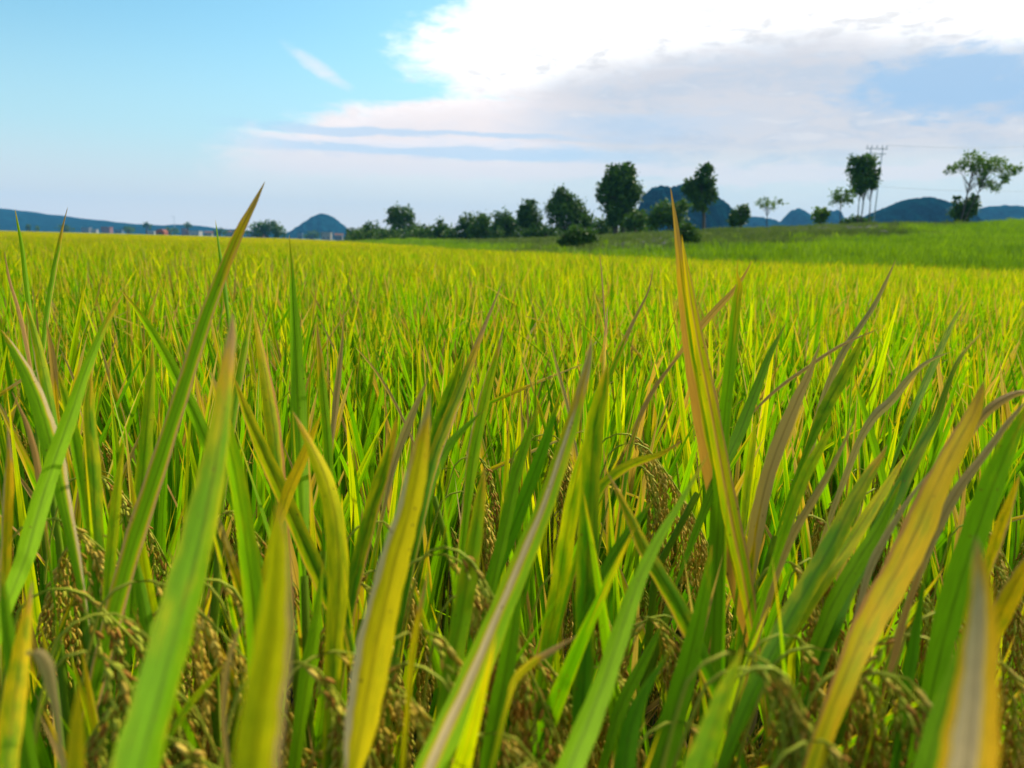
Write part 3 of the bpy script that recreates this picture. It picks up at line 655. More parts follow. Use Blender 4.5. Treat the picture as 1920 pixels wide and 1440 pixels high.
# ---- foreground blades traced where they stand: (label, look, depth at base, depth at tip, [(px, py, width px) base..tip])
#  look = (yellow, dry, left stripe, right stripe, random, hue, middle stripe, orange)
G = lambda y=.15, d=0, l=0, r=0, n=.3, h=.5, m=0, o=0: (y, d, l, r, n, h, m, o)
HERO = [
 ('rice plant with the tallest leaning blade, tan-tipped and orange along its edges', G(.10, .12, .16, .24, .15, .75, 0, .9), .42, .56, [(160, 1380, 26), (200, 1210, 42), (245, 1040, 45), (295, 885, 42), (340, 745, 36), (385, 600, 31), (425, 495, 26), (452, 430, 21), (475, 385, 13), (497, 340, 1)]),
 ('rice plant with the widest bright green blade slanting up on the left', G(.30, .12, .0, .0, .9, .6, 0, .3), .21, .36, [(262, 1450, 108), (300, 1300, 98), (335, 1170, 88), (368, 1040, 78), (395, 920, 62), (412, 820, 46), (422, 740, 34), (430, 670, 27), (436, 620, 15), (436, 585, 1)]),
 ('rice plant with the green blade bending down right of the widest blade', G(.25, .08, 0, 0, .7, .4, 0, .2), .40, .48, [(485, 1400, 40), (482, 1260, 48), (474, 1130, 50), (460, 1010, 46), (444, 905, 42), (424, 810, 34), (408, 745, 20), (396, 697, 1)]),
 ('rice plant with yellow-edged blade crossing from upper left toward the centre', G(.48, .0, .10, 0, 1.0, .9, 0, .3), .46, .56, [(640, 1180, 30), (608, 1105, 40), (570, 1020, 40), (528, 925, 38), (494, 850, 33), (465, 780, 25), (438, 705, 1)]),
 ('rice plant with the blurred broad yellow blade closest on the left', G(.95, .0, .0, .15, .9, .6, 0, .0), .17, .21, [(470, 1460, 100), (485, 1340, 98), (505, 1220, 82), (516, 1120, 62), (521, 1040, 44), (521, 985, 26), (520, 940, 1)]),
 ('rice plant with a pointed yellow-green blade curving left of the centre', G(.62, .04, .0, 0, 1.0, .5, 0, .1), .40, .46, [(622, 1320, 34), (628, 1200, 44), (636, 1090, 50), (630, 980, 50), (612, 900, 42), (588, 845, 28), (568, 805, 15), (549, 772, 1)]),
 ('rice plant with the big yellow blade that has a cream left edge near the centre', G(.95, .14, .30, 0, .9, .25, 0, .25), .30, .40, [(663, 1440, 38), (676, 1370, 62), (690, 1290, 74), (706, 1200, 72), (724, 1120, 66), (745, 1035, 58), (766, 960, 50), (780, 895, 44), (791, 835, 33), (800, 780, 16), (806, 738, 1)]),
 ('rice plant with the long slanting green blade striped cream down its middle', G(.25, .12, .0, 0, .8, .25, .42, .3), .30, .50, [(800, 1465, 66), (846, 1360, 62), (895, 1255, 58), (938, 1150, 50), (982, 1045, 43), (1017, 960, 38), (1048, 870, 33), (1073, 790, 28), (1092, 720, 21), (1104, 670, 12), (1109, 635, 1)]),
 ('rice plant with the upright broad lime blade just right of the cream-striped one', G(.32, .0, 0, 0, .95, .5, 0, .1), .42, .50, [(1090, 1350, 42), (1097, 1240, 50), (1100, 1120, 49), (1104, 1000, 50), (1108, 890, 46), (1115, 800, 42), (1128, 740, 32), (1136, 700, 14), (1140, 680, 1)]),
 ('rice plant with a lime blade leaning behind the upright broad one', G(.45, .0, 0, .0, .9, .5, 0, .1), .47, .52, [(1005, 1340, 30), (1025, 1220, 42), (1045, 1110, 44), (1062, 1000, 42), (1078, 910, 34), (1092, 850, 20), (1102, 815, 1)]),
 ('rice plant with the thin vivid green blade rising right from the bottom centre', G(.0, .0, 0, 0, .9, .5, 0, 0), .28, .45, [(1055, 1470, 56), (1088, 1390, 52), (1128, 1290, 45), (1162, 1190, 38), (1195, 1095, 30), (1230, 1020, 22), (1268, 955, 14), (1300, 900, 8), (1330, 848, 1)]),
 ('rice plant with orange-edged blade bent low left of the two-coloured tall blade', G(.35, .10, .10, .0, .8, .9, 0, .8), .42, .46, [(1320, 1240, 36), (1280, 1150, 44), (1240, 1080, 40), (1208, 1025, 34), (1185, 975, 26), (1163, 930, 16), (1140, 888, 1)]),
 ('rice plant with the tall blade brown on its left half and green on its right', G(.30, .22, .66, .0, .5, 1.0, 0, .3), .50, .66, [(1420, 1240, 36), (1388, 1110, 46), (1362, 1000, 52), (1340, 890, 54), (1320, 790, 50), (1303, 690, 42), (1290, 610, 34), (1281, 540, 26), (1273, 470, 17), (1266, 410, 9), (1257, 350, 1)]),
 ('rice plant with the second blade of the tall pair, orange-edged', G(.5, .0, .0, .25, .5, .9, .2, .8), .50, .60, [(1412, 1180, 26), (1396, 1080, 38), (1375, 980, 40), (1352, 860, 36), (1330, 740, 34), (1310, 640, 28), (1296, 560, 20), (1285, 490, 10), (1278, 440, 1)]),
 ('rice plant with the long upright green blade right of the two-coloured tall blade', G(.06, .03, 0, 0, .35, .8, 0, .5), .47, .62, [(1325, 1460, 52), (1333, 1330, 48), (1338, 1190, 44), (1344, 1050, 40), (1349, 930, 36), (1356, 810, 32), (1366, 710, 27), (1375, 620, 23), (1382, 560, 20), (1386, 535, 14), (1382, 512, 4), (1384, 485, 1)]),
 ('rice plant with a stiff dark brown blade slanting behind the upright green one', G(.3, 1.3, 0, 0, .2, 0.92), .70, .72, [(1235, 720, 5), (1280, 655, 10), (1322, 603, 16), (1350, 572, 15), (1375, 545, 11), (1395, 517, 6), (1410, 488, 1)]),
 ('rice plant with the long grey dry blade pointing to the upper right', G(.2, 1.3, 0, 0, .1, 0.29), .62, .76, [(1430, 1120, 18), (1468, 1010, 22), (1500, 905, 24), (1528, 800, 22), (1556, 712, 19), (1586, 650, 17), (1612, 612, 14), (1640, 570, 11), (1662, 525, 7), (1680, 486, 1)]),
 ('rice plant with a wide withered tan blade curving up on the right', G(.4, .85, .0, .0, .3, .55), .52, .62, [(1392, 1170, 22), (1408, 1060, 30), (1424, 960, 34), (1444, 880, 34), (1470, 810, 33), (1495, 750, 27), (1518, 700, 16), (1538, 642, 1)]),
 ('rice plant with a bluish grey dry blade arching over to the right', G(.2, 1.3, 0, 0, .6, 0.26), .60, .66, [(1560, 960, 12), (1590, 880, 14), (1612, 825, 16), (1640, 780, 19), (1672, 750, 19), (1700, 715, 15), (1722, 692, 11), (1748, 674, 7), (1782, 660, 1)]),
 ('rice plant with a thin brown blade lying across the upright ones', G(.2, 1.3, 0, 0, .8, 0.75), .66, .72, [(1412, 774, 3), (1440, 745, 7), (1475, 716, 8), (1510, 692, 8), (1550, 664, 8), (1590, 641, 6), (1645, 618, 1)]),
 ('rice plant with a mauve brown dry blade low in the right middle', G(.2, 1.3, 0, 0, .5, 0.51), .48, .54, [(1425, 1180, 12), (1455, 1080, 16), (1488, 1000, 18), (1520, 945, 18), (1552, 890, 14), (1580, 835, 8), (1603, 785, 1)]),
 ('rice plant with a broad lime blade rising right to a sharp tip at right centre', G(.32, .04, 0, 0, .9, .6, 0, .3), .40, .52, [(1425, 1270, 40), (1470, 1180, 46), (1520, 1090, 46), (1565, 1010, 42), (1600, 940, 35), (1632, 885, 24), (1652, 855, 12), (1664, 834, 1)]),
 ('rice plant with a yellow-green blade paired beside the broad lime one', G(.55, .0, 0, 0, .9, .6, 0, .2), .44, .54, [(1490, 1170, 34), (1540, 1090, 38), (1590, 1020, 36), (1635, 950, 30), (1668, 900, 20), (1700, 850, 1)]),
 ('rice plant with a slender dark-flecked blade rising to the far right', G(.28, .0, 0, 0, .5, .6, 0, .3), .44, .62, [(1545, 1220, 34), (1590, 1100, 38), (1640, 1000, 38), (1690, 905, 34), (1725, 835, 29), (1756, 780, 20), (1775, 725, 14), (1800, 670, 9), (1845, 620, 1)]),
 ('rice plant with the large orange and yellow blade on the right', G(.80, .06, .22, 0, .9, 1.0, 0, .75), .32, .46, [(1575, 1290, 48), (1625, 1170, 58), (1676, 1080, 62), (1718, 995, 60), (1750, 920, 50), (1785, 850, 40), (1812, 800, 33), (1832, 758, 24), (1846, 712, 1)]),
 ('rice plant with a broad deep green blade leaning at the right border', G(.05, .0, 0, 0, .2, .5), .36, .42, [(1740, 1330, 40), (1770, 1200, 58), (1805, 1080, 64), (1838, 980, 62), (1870, 890, 52), (1900, 820, 38), (1935, 750, 8)]),
 ('rice plant with the blurred tan and orange blade closest on the right', G(1.0, .10, .0, .0, .8, .35, .75, .9), .17, .22, [(1812, 1470, 112), (1820, 1380, 98), (1830, 1280, 80), (1836, 1190, 62), (1838, 1110, 44), (1834, 1055, 26), (1830, 1005, 1)]),
 ('rice plant with a brown dry blade drooping at the right border', G(.2, 1.3, 0, 0, .3, 0.82), .52, .54, [(1795, 850, 10), (1822, 808, 16), (1850, 772, 20), (1882, 748, 19), (1920, 735, 12), (1960, 745, 2)]),
 ('rice plant with a grey brown curved blade under the brown drooping one', G(.2, 1.3, 0, 0, .9, 0.47), .44, .50, [(1730, 1060, 16), (1763, 980, 22), (1797, 917, 22), (1840, 860, 17), (1866, 825, 14), (1892, 790, 11), (1935, 740, 2)]),
 ('rice plant with an orange-yellow blade cut off by the right border', G(.7, .0, .2, 0, .8, .9, 0, .9), .36, .38, [(1830, 1260, 26), (1860, 1185, 42), (1885, 1130, 44), (1915, 1075, 36), (1960, 1000, 8)]),
 ('rice plant with a green blade in front of the closest orange one on the right', G(.05, .0, 0, 0, .7, .5), .26, .30, [(1735, 1460, 52), (1758, 1370, 46), (1782, 1290, 34), (1802, 1220, 20), (1818, 1150, 2)]),
 ('rice plant with a short bright lime blade at the bottom right of centre', G(.35, .0, 0, 0, 1.0, .5), .24, .28, [(1305, 1470, 66), (1338, 1370, 54), (1362, 1300, 38), (1380, 1250, 20), (1392, 1212, 1)]),
 ('rice plant with a broad very dark green blade at the bottom', G(.0, .0, 0, 0, .0, .5), .36, .42, [(1225, 1470, 62), (1255, 1370, 60), (1283, 1270, 52), (1305, 1180, 40), (1322, 1100, 26), (1335, 1020, 2)]),
 ('rice plant with a smooth green blade bending to a tip on the far left', G(.10, .03, 0, 0, .65, .5), .42, .60, [(15, 1130, 34), (50, 1040, 42), (78, 940, 42), (105, 855, 38), (132, 780, 33), (155, 710, 25), (178, 650, 19), (203, 597, 14), (231, 550, 1)]),
 ('rice plant with the arching green blade meeting its neighbour in a peak on the left', G(.20, .03, 0, .0, .7, .5), .56, .64, [(440, 940, 28), (400, 855, 32), (362, 770, 30), (330, 705, 27), (300, 648, 22), (270, 600, 15), (248, 570, 9), (226, 543, 1)]),
 ('rice plant with an upright lime blade beside the smooth bending one', G(.35, .03, 0, 0, .8, .5, 0, .2), .52, .58, [(185, 1120, 28), (180, 1020, 36), (176, 920, 36), (172, 840, 33), (168, 770, 25), (170, 725, 13), (172, 692, 1)]),
 ('rice plant with an upright green blade with yellow edges left of the leaning tall one', G(.3, .04, 0, .0, .5, .7, 0, .3), .52, .60, [(250, 1080, 30), (260, 970, 38), (268, 880, 34), (275, 800, 29), (281, 730, 21), (285, 685, 12), (286, 640, 1)]),
 ('rice plant with a dark green blade with straw stripe at the left border', G(.02, .0, 0, .35, .1, .3), .50, .60, [(120, 940, 30), (100, 850, 42), (76, 765, 38), (52, 705, 30), (25, 655, 18), (2, 618, 2)]),
 ('rice plant with a striped olive blade near the left border', G(.35, .05, .12, 0, .3, .5, 0, .3), .66, .72, [(112, 860, 24), (98, 780, 28), (84, 710, 26), (70, 645, 20), (58, 600, 11), (49, 565, 1)]),
 ('rice plant with a small bright orange blade on the left', G(.95, .7, 0, 0, .5, 1.0, 0, 1.0), .64, .66, [(110, 790, 4), (105, 745, 10), (101, 700, 17), (96, 660, 15), (91, 630, 8), (86, 600, 1)]),
 ('rice plant with the tall straight green blade rising left of centre', G(.02, .02, 0, 0, .3, .5), .56, .74, [(566, 960, 32), (562, 860, 37), (559, 770, 38), (556, 700, 34), (553, 630, 27), (549, 560, 18), (546, 500, 9), (542, 440, 1)]),
 ('rice plant with a narrow blade with yellow margins behind the widest one', G(.35, .05, 0, .1, .5, .5), .58, .66, [(432, 820, 16), (442, 750, 19), (452, 690, 18), (462, 635, 13), (468, 600, 7), (473, 555, 1)]),
 ('rice plant with a half orange upright blade left of the tall straight one', G(.5, .0, 0, .3, .9, 1.0, 0, .6), .54, .62, [(530, 960, 26), (520, 860, 34), (509, 770, 34), (498, 700, 28), (487, 640, 16), (477, 585, 1)]),
 ('rice plant with a yellow orange blade tilting right under the tall straight one', G(.8, .0, 0, 0, .9, .9, 0, .7), .48, .52, [(520, 990, 22), (540, 925, 28), (563, 872, 26), (582, 825, 18), (603, 775, 1)]),
 ('rice plant with a narrow orange-tipped upright blade right of the tall straight one', G(.25, .22, 0, 0, .5, 1.0, 0, .9), .62, .66, [(618, 900, 20), (613, 810, 22), (606, 735, 21), (601, 675, 15), (597, 640, 8), (594, 603, 1)]),
 ('rice plant with an upright withered tan blade left of centre', G(.4, 1.3, 0, 0, .4, 0.57), .66, .72, [(622, 830, 9), (628, 770, 14), (633, 720, 15), (638, 670, 10), (642, 630, 5), (645, 585, 1)]),
 ('rice plant with a slim yellow-green blade in the lower left corner', G(.55, .12, 0, .0, .8, .6, 0, .6), .28, .34, [(10, 1460, 44), (22, 1350, 44), (36, 1250, 36), (46, 1180, 26), (54, 1130, 12), (61, 1090, 1)]),
 ('rice plant with a short yellow pointed blade at the bottom left', G(.85, .05, 0, 0, .8, .6, 0, .5), .24, .26, [(137, 1460, 40), (141, 1380, 32), (144, 1330, 20), (147, 1280, 1)]),
 ('rice plant with a tan and orange blade hugging the left border', G(.8, .25, .3, 0, .5, .6, 0, .9), .46, .50, [(8, 1080, 24), (12, 980, 25), (16, 900, 21), (17, 850, 12), (14, 798, 1)]),
 ('rice plant with a narrow lime blade between the upright lime and leaning tall blades', G(.5, .03, 0, 0, .9, .5, 0, .2), .46, .50, [(200, 1120, 20), (208, 1030, 26), (216, 950, 23), (224, 885, 14), (234, 820, 1)]),
 ('rice plant with a rusty brown curling blade on the left', G(.5, 1.2, 0, 0, .4, 1.0, 0, .9), .54, .58, [(82, 960, 8), (75, 905, 14), (66, 850, 14), (50, 795, 10), (34, 760, 5), (22, 733, 1)]),
 ('rice plant with a brown blade curving at the upper left border', G(.4, 1.2, 0, 0, .6, .9), .72, .76, [(60, 700, 8), (45, 620, 11), (32, 570, 8), (18, 525, 6), (8, 470, 1)]),
 ('rice plant with an olive blade whose dark tip pokes into the left hills', G(.25, .22, 0, .1, .2, .6), 1.0, 1.15, [(82, 640, 10), (92, 560, 12), (103, 495, 11), (113, 445, 8), (119, 418, 4), (127, 388, 1)]),
 ('rice plant with a blurred green blade at the left end of the horizon', G(.1, 0, 0, 0, .5, .5), 1.0, 1.1, [(60, 620, 10), (50, 540, 11), (42, 470, 9), (34, 425, 5), (28, 392, 1)]),
 ('rice plant with a slim green blade touching the skyline left of the leaning tall one', G(.05, 0, 0, 0, .3, .5), 1.2, 1.3, [(425, 570, 9), (418, 510, 9), (411, 465, 6), (404, 412, 1)]),
 ('rice plant with a grey-tipped orange and green blade at the centre', G(.42, .32, .0, .1, .8, .7, 0, .8), .50, .66, [(790, 960, 22), (812, 860, 30), (845, 772, 28), (874, 700, 21), (897, 640, 13), (918, 588, 7), (942, 530, 1)]),
 ('rice plant with a green blade with tan tip and yellow margin at the centre', G(.35, .14, .12, 0, .7, .5, 0, .4), .58, .64, [(878, 930, 24), (890, 845, 30), (903, 780, 29), (918, 715, 23), (932, 665, 13), (944, 615, 1)]),
 ('rice plant with a striped light green blade left of the centre', G(.3, 0, 0, 0, .9, .5), .58, .62, [(790, 930, 24), (810, 850, 32), (832, 770, 31), (852, 710, 20), (871, 652, 1)]),
 ('rice plant with a green blade yellow along its right side left of the cream-edged one', G(.35, .05, 0, .15, .8, .9, 0, .5), .46, .52, [(645, 1220, 22), (664, 1100, 32), (684, 1010, 36), (702, 940, 36), (720, 880, 31), (735, 825, 18), (744, 780, 1)]),
 ('rice plant with a crumpled tan blade behind the cream-edged yellow one', G(.3, 1.3, 0, 0, .7, 0.43), .58, .62, [(725, 930, 10), (742, 860, 16), (762, 805, 19), (782, 755, 13), (804, 708, 1)]),
 ('rice plant with a yellow-tipped green blade just right of the cream-edged one', G(.32, .06, .0, 0, .7, .9, 0, .5), .38, .46, [(835, 1310, 40), (855, 1205, 49), (872, 1110, 46), (888, 1020, 38), (898, 950, 29), (905, 905, 15), (908, 874, 1)]),
 ('rice plant with a dark green blade reaching right beneath the centre', G(.0, 0, 0, 0, .15, .5), .50, .58, [(780, 1010, 24), (800, 920, 32), (828, 855, 29), (868, 806, 14), (912, 766, 1)]),
 ('rice plant with a clean green blade leaning right of the centre', G(.12, 0, 0, 0, .55, .5), .48, .54, [(925, 1090, 22), (945, 1000, 30), (966, 900, 29), (987, 830, 23), (1000, 790, 11), (1009, 757, 1)]),
 ('rice plant with a shadowy green blade left of the cream-striped one', G(.0, 0, 0, 0, .1, .5), .50, .56, [(905, 1150, 28), (932, 1060, 36), (965, 980, 36), (1000, 890, 30), (1025, 820, 22), (1052, 730, 1)]),
 ('rice plant with a thin straw-white blade slanting right of the centre', G(.2, 1.3, 0, 0, .3, 0.36), .70, .74, [(1082, 850, 5), (1065, 765, 8), (1048, 702, 8), (1040, 670, 5), (1033, 640, 1)]),
 ('rice plant with a thin tan blade slanting down between the upright ones', G(.2, 1.3, 0, 0, .9, 0.61), .72, .78, [(762, 800, 6), (735, 745, 7), (707, 700, 6), (685, 672, 4), (665, 650, 1)]),
 ('rice plant with a brown-rimmed yellow blade arching right above the low bent one', G(.5, .10, .0, .14, .8, .95, 0, .4), .50, .54, [(1095, 1000, 16), (1115, 935, 22), (1142, 898, 23), (1185, 870, 22), (1238, 852, 13), (1280, 826, 1)]),
 ('rice plant with a brownish frayed blade above the right centre', G(.3, .6, 0, 0, .3, .6, 0, .6), .74, .82, [(1120, 770, 10), (1145, 700, 13), (1168, 645, 11), (1190, 598, 8), (1216, 545, 4), (1225, 500, 1)]),
 ('rice plant with a thin orange spike above the centre', G(.8, .5, 0, 0, .3, 1.0, 0, 1.0), 1.0, 1.1, [(1131, 690, 9), (1134, 645, 9), (1137, 610, 6), (1139, 573, 1)]),
 ('rice plant with a hair-thin brown stalk against the far rice', G(.3, 1.3, 0, 0, .3, 0.96), 1.4, 1.5, [(1134, 600, 3), (1131, 550, 4), (1128, 510, 3), (1124, 474, 1)]),
 ('rice plant with a brown-lined olive blade bowing left of the tall two-coloured one', G(.35, .6, 0, 0, .2, .85), .60, .68, [(1168, 940, 8), (1182, 845, 11), (1203, 775, 11), (1238, 712, 9), (1282, 658, 1)]),
 ('rice plant with a dark green blade leaning right of the upright green one', G(.05, 0, 0, 0, .2, .5), .56, .66, [(1345, 900, 24), (1385, 815, 28), (1418, 730, 22), (1445, 660, 14), (1475, 604, 1)]),
 ('rice plant with a ribbed lime blade behind the long grey dry one', G(.4, 0, 0, 0, 1.0, .5), .62, .68, [(1515, 840, 16), (1545, 770, 28), (1575, 715, 30), (1602, 665, 20), (1624, 620, 1)]),
 ('rice plant with a light blade rising under the far bank on the right', G(.35, 0, 0, 0, .9, .5), .72, .84, [(1700, 800, 14), (1735, 715, 18), (1760, 660, 17), (1782, 612, 11), (1806, 568, 1)]),
 ('rice plant with a small green blade leaning left on the right side', G(.1, .04, 0, 0, .4, .8), .62, .66, [(1665, 940, 16), (1645, 855, 18), (1622, 775, 14), (1610, 735, 8), (1601, 702, 1)]),
 ('rice plant with a yellow-green blade beside the mauve dry one', G(.45, .03, 0, 0, .8, .5), .50, .54, [(1480, 970, 22), (1508, 895, 27), (1538, 838, 20), (1568, 788, 1)]),
 ('rice plant with a slim lime blade between tan and brown ones on the right', G(.6, 0, 0, 0, .8, .5), .54, .58, [(1395, 980, 14), (1402, 910, 20), (1411, 840, 16), (1418, 770, 1)]),
 ('rice plant with a narrow grey dead blade left of the large orange one', G(.2, 1.3, 0, 0, .2, 0.26), .42, .48, [(1600, 1180, 10), (1630, 1070, 17), (1662, 1005, 15), (1705, 935, 9), (1752, 875, 1)]),
 ('rice plant with broad green blades in the shade right of centre', G(.02, 0, 0, 0, .35, .5), .44, .50, [(1530, 1210, 30), (1565, 1125, 40), (1612, 1045, 36), (1655, 975, 22), (1690, 900, 2)]),
 ('rice plant with a yellow blade at the right border above the orange-yellow one', G(.75, .04, 0, .2, .9, .8, 0, .7), .42, .44, [(1845, 1090, 18), (1868, 1010, 28), (1890, 950, 22), (1912, 890, 3)]),
 ('rice plant with a thin ochre stalk-like blade among the hanging grain', G(.9, .3, 0, 0, .6, .8, 0, .4), .34, .37, [(762, 1350, 13), (773, 1230, 15), (787, 1145, 12), (804, 1070, 1)]),
 ('rice plant with an ochre blade arched low over the grain at bottom centre', G(.85, .5, 0, 0, .5, .8, 0, .4), .33, .36, [(955, 1310, 10), (966, 1275, 15), (995, 1246, 17), (1040, 1218, 12), (1082, 1192, 2)]),
 ('rice plant with a fresh green short blade right of the vivid thin one', G(.05, .03, 0, 0, .8, .5), .32, .36, [(1168, 1470, 46), (1182, 1370, 38), (1202, 1310, 26), (1230, 1260, 12), (1265, 1205, 1)]),
 ('rice plant with a dull green blade behind the vivid thin one', G(.0, 0, 0, 0, .4, .5), .40, .44, [(1140, 1400, 22), (1165, 1320, 32), (1205, 1240, 28), (1245, 1165, 2)]),
 ('rice plant with a curled pale mauve dead blade at the lower left', G(.2, 1.3, 0, 0, .9, 0.26), .30, .30, [(118, 1440, 8), (108, 1350, 12), (98, 1295, 20), (88, 1250, 26), (72, 1226, 22), (48, 1224, 6)]),
 ('rice plant with a thin tan bent blade left of the closest yellow one', G(.3, 1.2, 0, 0, .7, .7), .30, .32, [(428, 1440, 9), (418, 1340, 12), (424, 1260, 12), (440, 1200, 9), (462, 1150, 1)]),
 ('rice plant with a dim olive blade crossing low between the grain heads', G(.5, .1, 0, 0, .3, .5), .34, .36, [(325, 1370, 14), (352, 1325, 17), (390, 1280, 13), (424, 1242, 2)]),
 ('rice plant with a deep green blade slanting in the middle shade', G(.0, 0, 0, 0, .2, .5), .44, .48, [(1105, 1140, 20), (1140, 1060, 27), (1180, 1000, 24), (1226, 935, 1)]),
 ('rice plant with a rusty orange strip hanging under the large orange blade', G(.8, 1.2, 0, 0, .4, 1.0, 0, 1.0), .36, .38, [(1666, 1270, 8), (1680, 1225, 20), (1700, 1150, 15), (1718, 1095, 11), (1736, 1045, 1)]),
 ('rice plant with a slim green blade right under the large orange one', G(.05, 0, 0, 0, .7, .5), .36, .39, [(1698, 1310, 22), (1712, 1225, 25), (1724, 1140, 15), (1738, 1060, 1)]),
 ('rice plant with a drab green blade standing behind the leaning tall one', G(.05, 0, 0, 0, .4, .5), .44, .48, [(290, 1270, 24), (275, 1170, 30), (262, 1095, 22), (250, 1020, 2)]),
 ('rice plant with a dark blade leaning in the bottom left corner', G(.05, 0, 0, 0, .3, .5), .32, .36, [(60, 1470, 34), (38, 1360, 34), (22, 1250, 28), (10, 1150, 20), (2, 1060, 4)]),
 ('rice plant with a shaded blade below the small bright orange one', G(.3, .0, 0, 0, .4, .5, 0, .5), .56, .60, [(150, 900, 20), (140, 830, 26), (128, 770, 22), (115, 720, 12), (108, 695, 1)]),
 ('rice plant with green blades below the yellow-edged crossing one', G(.1, 0, 0, 0, .4, .5), .40, .44, [(560, 1380, 30), (575, 1280, 38), (590, 1190, 30), (600, 1110, 14), (606, 1050, 1)]),
 ('rice plant with a shaded green blade under the cream-striped one', G(.05, 0, 0, 0, .4, .5), .36, .40, [(915, 1440, 40), (935, 1330, 44), (955, 1220, 40), (968, 1130, 24), (975, 1060, 2)]),
]
def spline(cp, n):
    """Catmull-Rom through control vectors"""
    out_ = []; k = len(cp) - 1
    for i in range(n + 1):
        s = i / n * k; j = min(int(s), k - 1); f = s - j
        p0 = cp[max(j - 1, 0)]; p1 = cp[j]; p2 = cp[j + 1]; p3 = cp[min(j + 2, k)]
        out_.append(.5 * ((2 * p1) + (p2 - p0) * f + (2 * p0 - 5 * p1 + 4 * p2 - p3) * f * f + (3 * p1 - p0 - 3 * p2 + p3) * f ** 3))
    return out_
hero_plants = []
for hi, (lab, look, d0, d1, cps) in enumerate(HERO):
    rg = np.random.default_rng(500 + hi)
    n = len(cps); cp = []
    L = [0]
    for i in range(1, n): L.append(L[-1] + math.hypot(cps[i][0] - cps[i - 1][0], cps[i][1] - cps[i - 1][1]))
    for i, (x, y, w_) in enumerate(cps):
        d = d0 + (d1 - d0) * (L[i] / L[-1]); p = P(x, y, d); cp.append(np.array([p.x, p.y, p.z, w_ * d / F]))
    # the blade goes on to its sheath, lower in the plant
    t0 = Vector(cp[0][:3]) - Vector(cp[1][:3]); t0.normalize()
    t0 = (t0 + Vector((0, .0, -.6))).normalized()
    ext = .12 if cps[0][1] > 1300 else .10
    v0 = Vector(cp[0][:3]) - Vector(cp[1][:3]); step = v0.length; ne = max(1, int(ext / step)); dr_ = v0.normalized(); e = Vector(cp[0][:3]); w0 = cp[0][3]
    for k in range(ne):
        dr_ = dr_.lerp(t0, .3).normalized(); e = e + dr_ * step; cp.insert(0, np.array([e.x, e.y, e.z, w0 * (1 - .80 * ((k + 1) / ne) ** 1.3)]))
    sp_ = spline(cp, (len(cp) - 1) * 4)
    pts = [Vector(q[:3]) for q in sp_]; wid = [max(0.0, q[3]) for q in sp_]; wid[-1] = 0.0002
    view = Vector((0, 0, CAM_H)); sides = []
    yaw = rg.uniform(-.35, .35)
    for i, p in enumerate(pts):
        t_ = (pts[min(i + 1, len(pts) - 1)] - pts[max(i - 1, 0)]).normalized()
        s0 = t_.cross(p - view).normalized()
        if s0.x < 0: s0 = -s0
        a = yaw + .25 * math.sin(i / len(pts) * 3 + hi)
        sides.append(Quaternion(t_, a) @ s0); wid[i] *= (.80 if d0 > .33 else .92) * (1 + .035 * math.sin(i * 1.9 + hi) + .03 * math.sin(i * .77 + hi * 2))
    base = pts[0]; gx = base.x + t0.x * .12; gy = max(base.y + t0.y * .12, .06)
    gpos = Vector((gx, gy, 0))
    root = None
    for hp in hero_plants:
        if (hp[1] - gpos).length < .045: root = hp[0]
    if root is None:
        root = empty('rice_plant', gpos); tag(root, lab, 'rice plant'); hero_plants.append((root, gpos, d0))
        o = mobj('stems', STEMS[hi % 8], root); o.rotation_euler.z = rg.uniform(0, 6); o['kind'] = 'stuff'; o.scale = (.8, .8, .9)
    off = root.location
    m = MB(); blade_mesh(m, [p - off for p in pts], wid, sides, tuple(look[:4]), tuple(look[4:]), 2, .16, ne * 4)
    o = mobj('leaf', m.mesh('leaf', M_leaf), root)
    o['label'] = lab.replace('rice plant with ', '').replace('the ', '', 1).replace('a ', '', 1)[:90]
    m = MB(); q0 = base - off; q1 = q0 + t0 * .12; q2 = Vector((q1.x * .4, q1.y * .4, q1.z * .5)); m.tube([q0, q0.lerp(q1, .6), q2, (0, 0, 0)], [.0028, .003, .0035, .004], 6); mobj('culm', m.mesh('culm', M_culm), root)
for k, (r, g_, d) in enumerate(hero_plants):         # ordinary leaves and grain heads of the foreground plants
    random.seed(900 + k)
    o = mobj('lower_leaves', OLD[k % 8], r); o.rotation_euler.z = random.uniform(0, 6); o['kind'] = 'stuff'; o.location.z = -.02 if g_.y > .4 else -.15
    fill(r, 14 if g_.y > .4 else 6, 2, .80 if g_.y < .28 else (.88 if g_.y < .4 else .925))
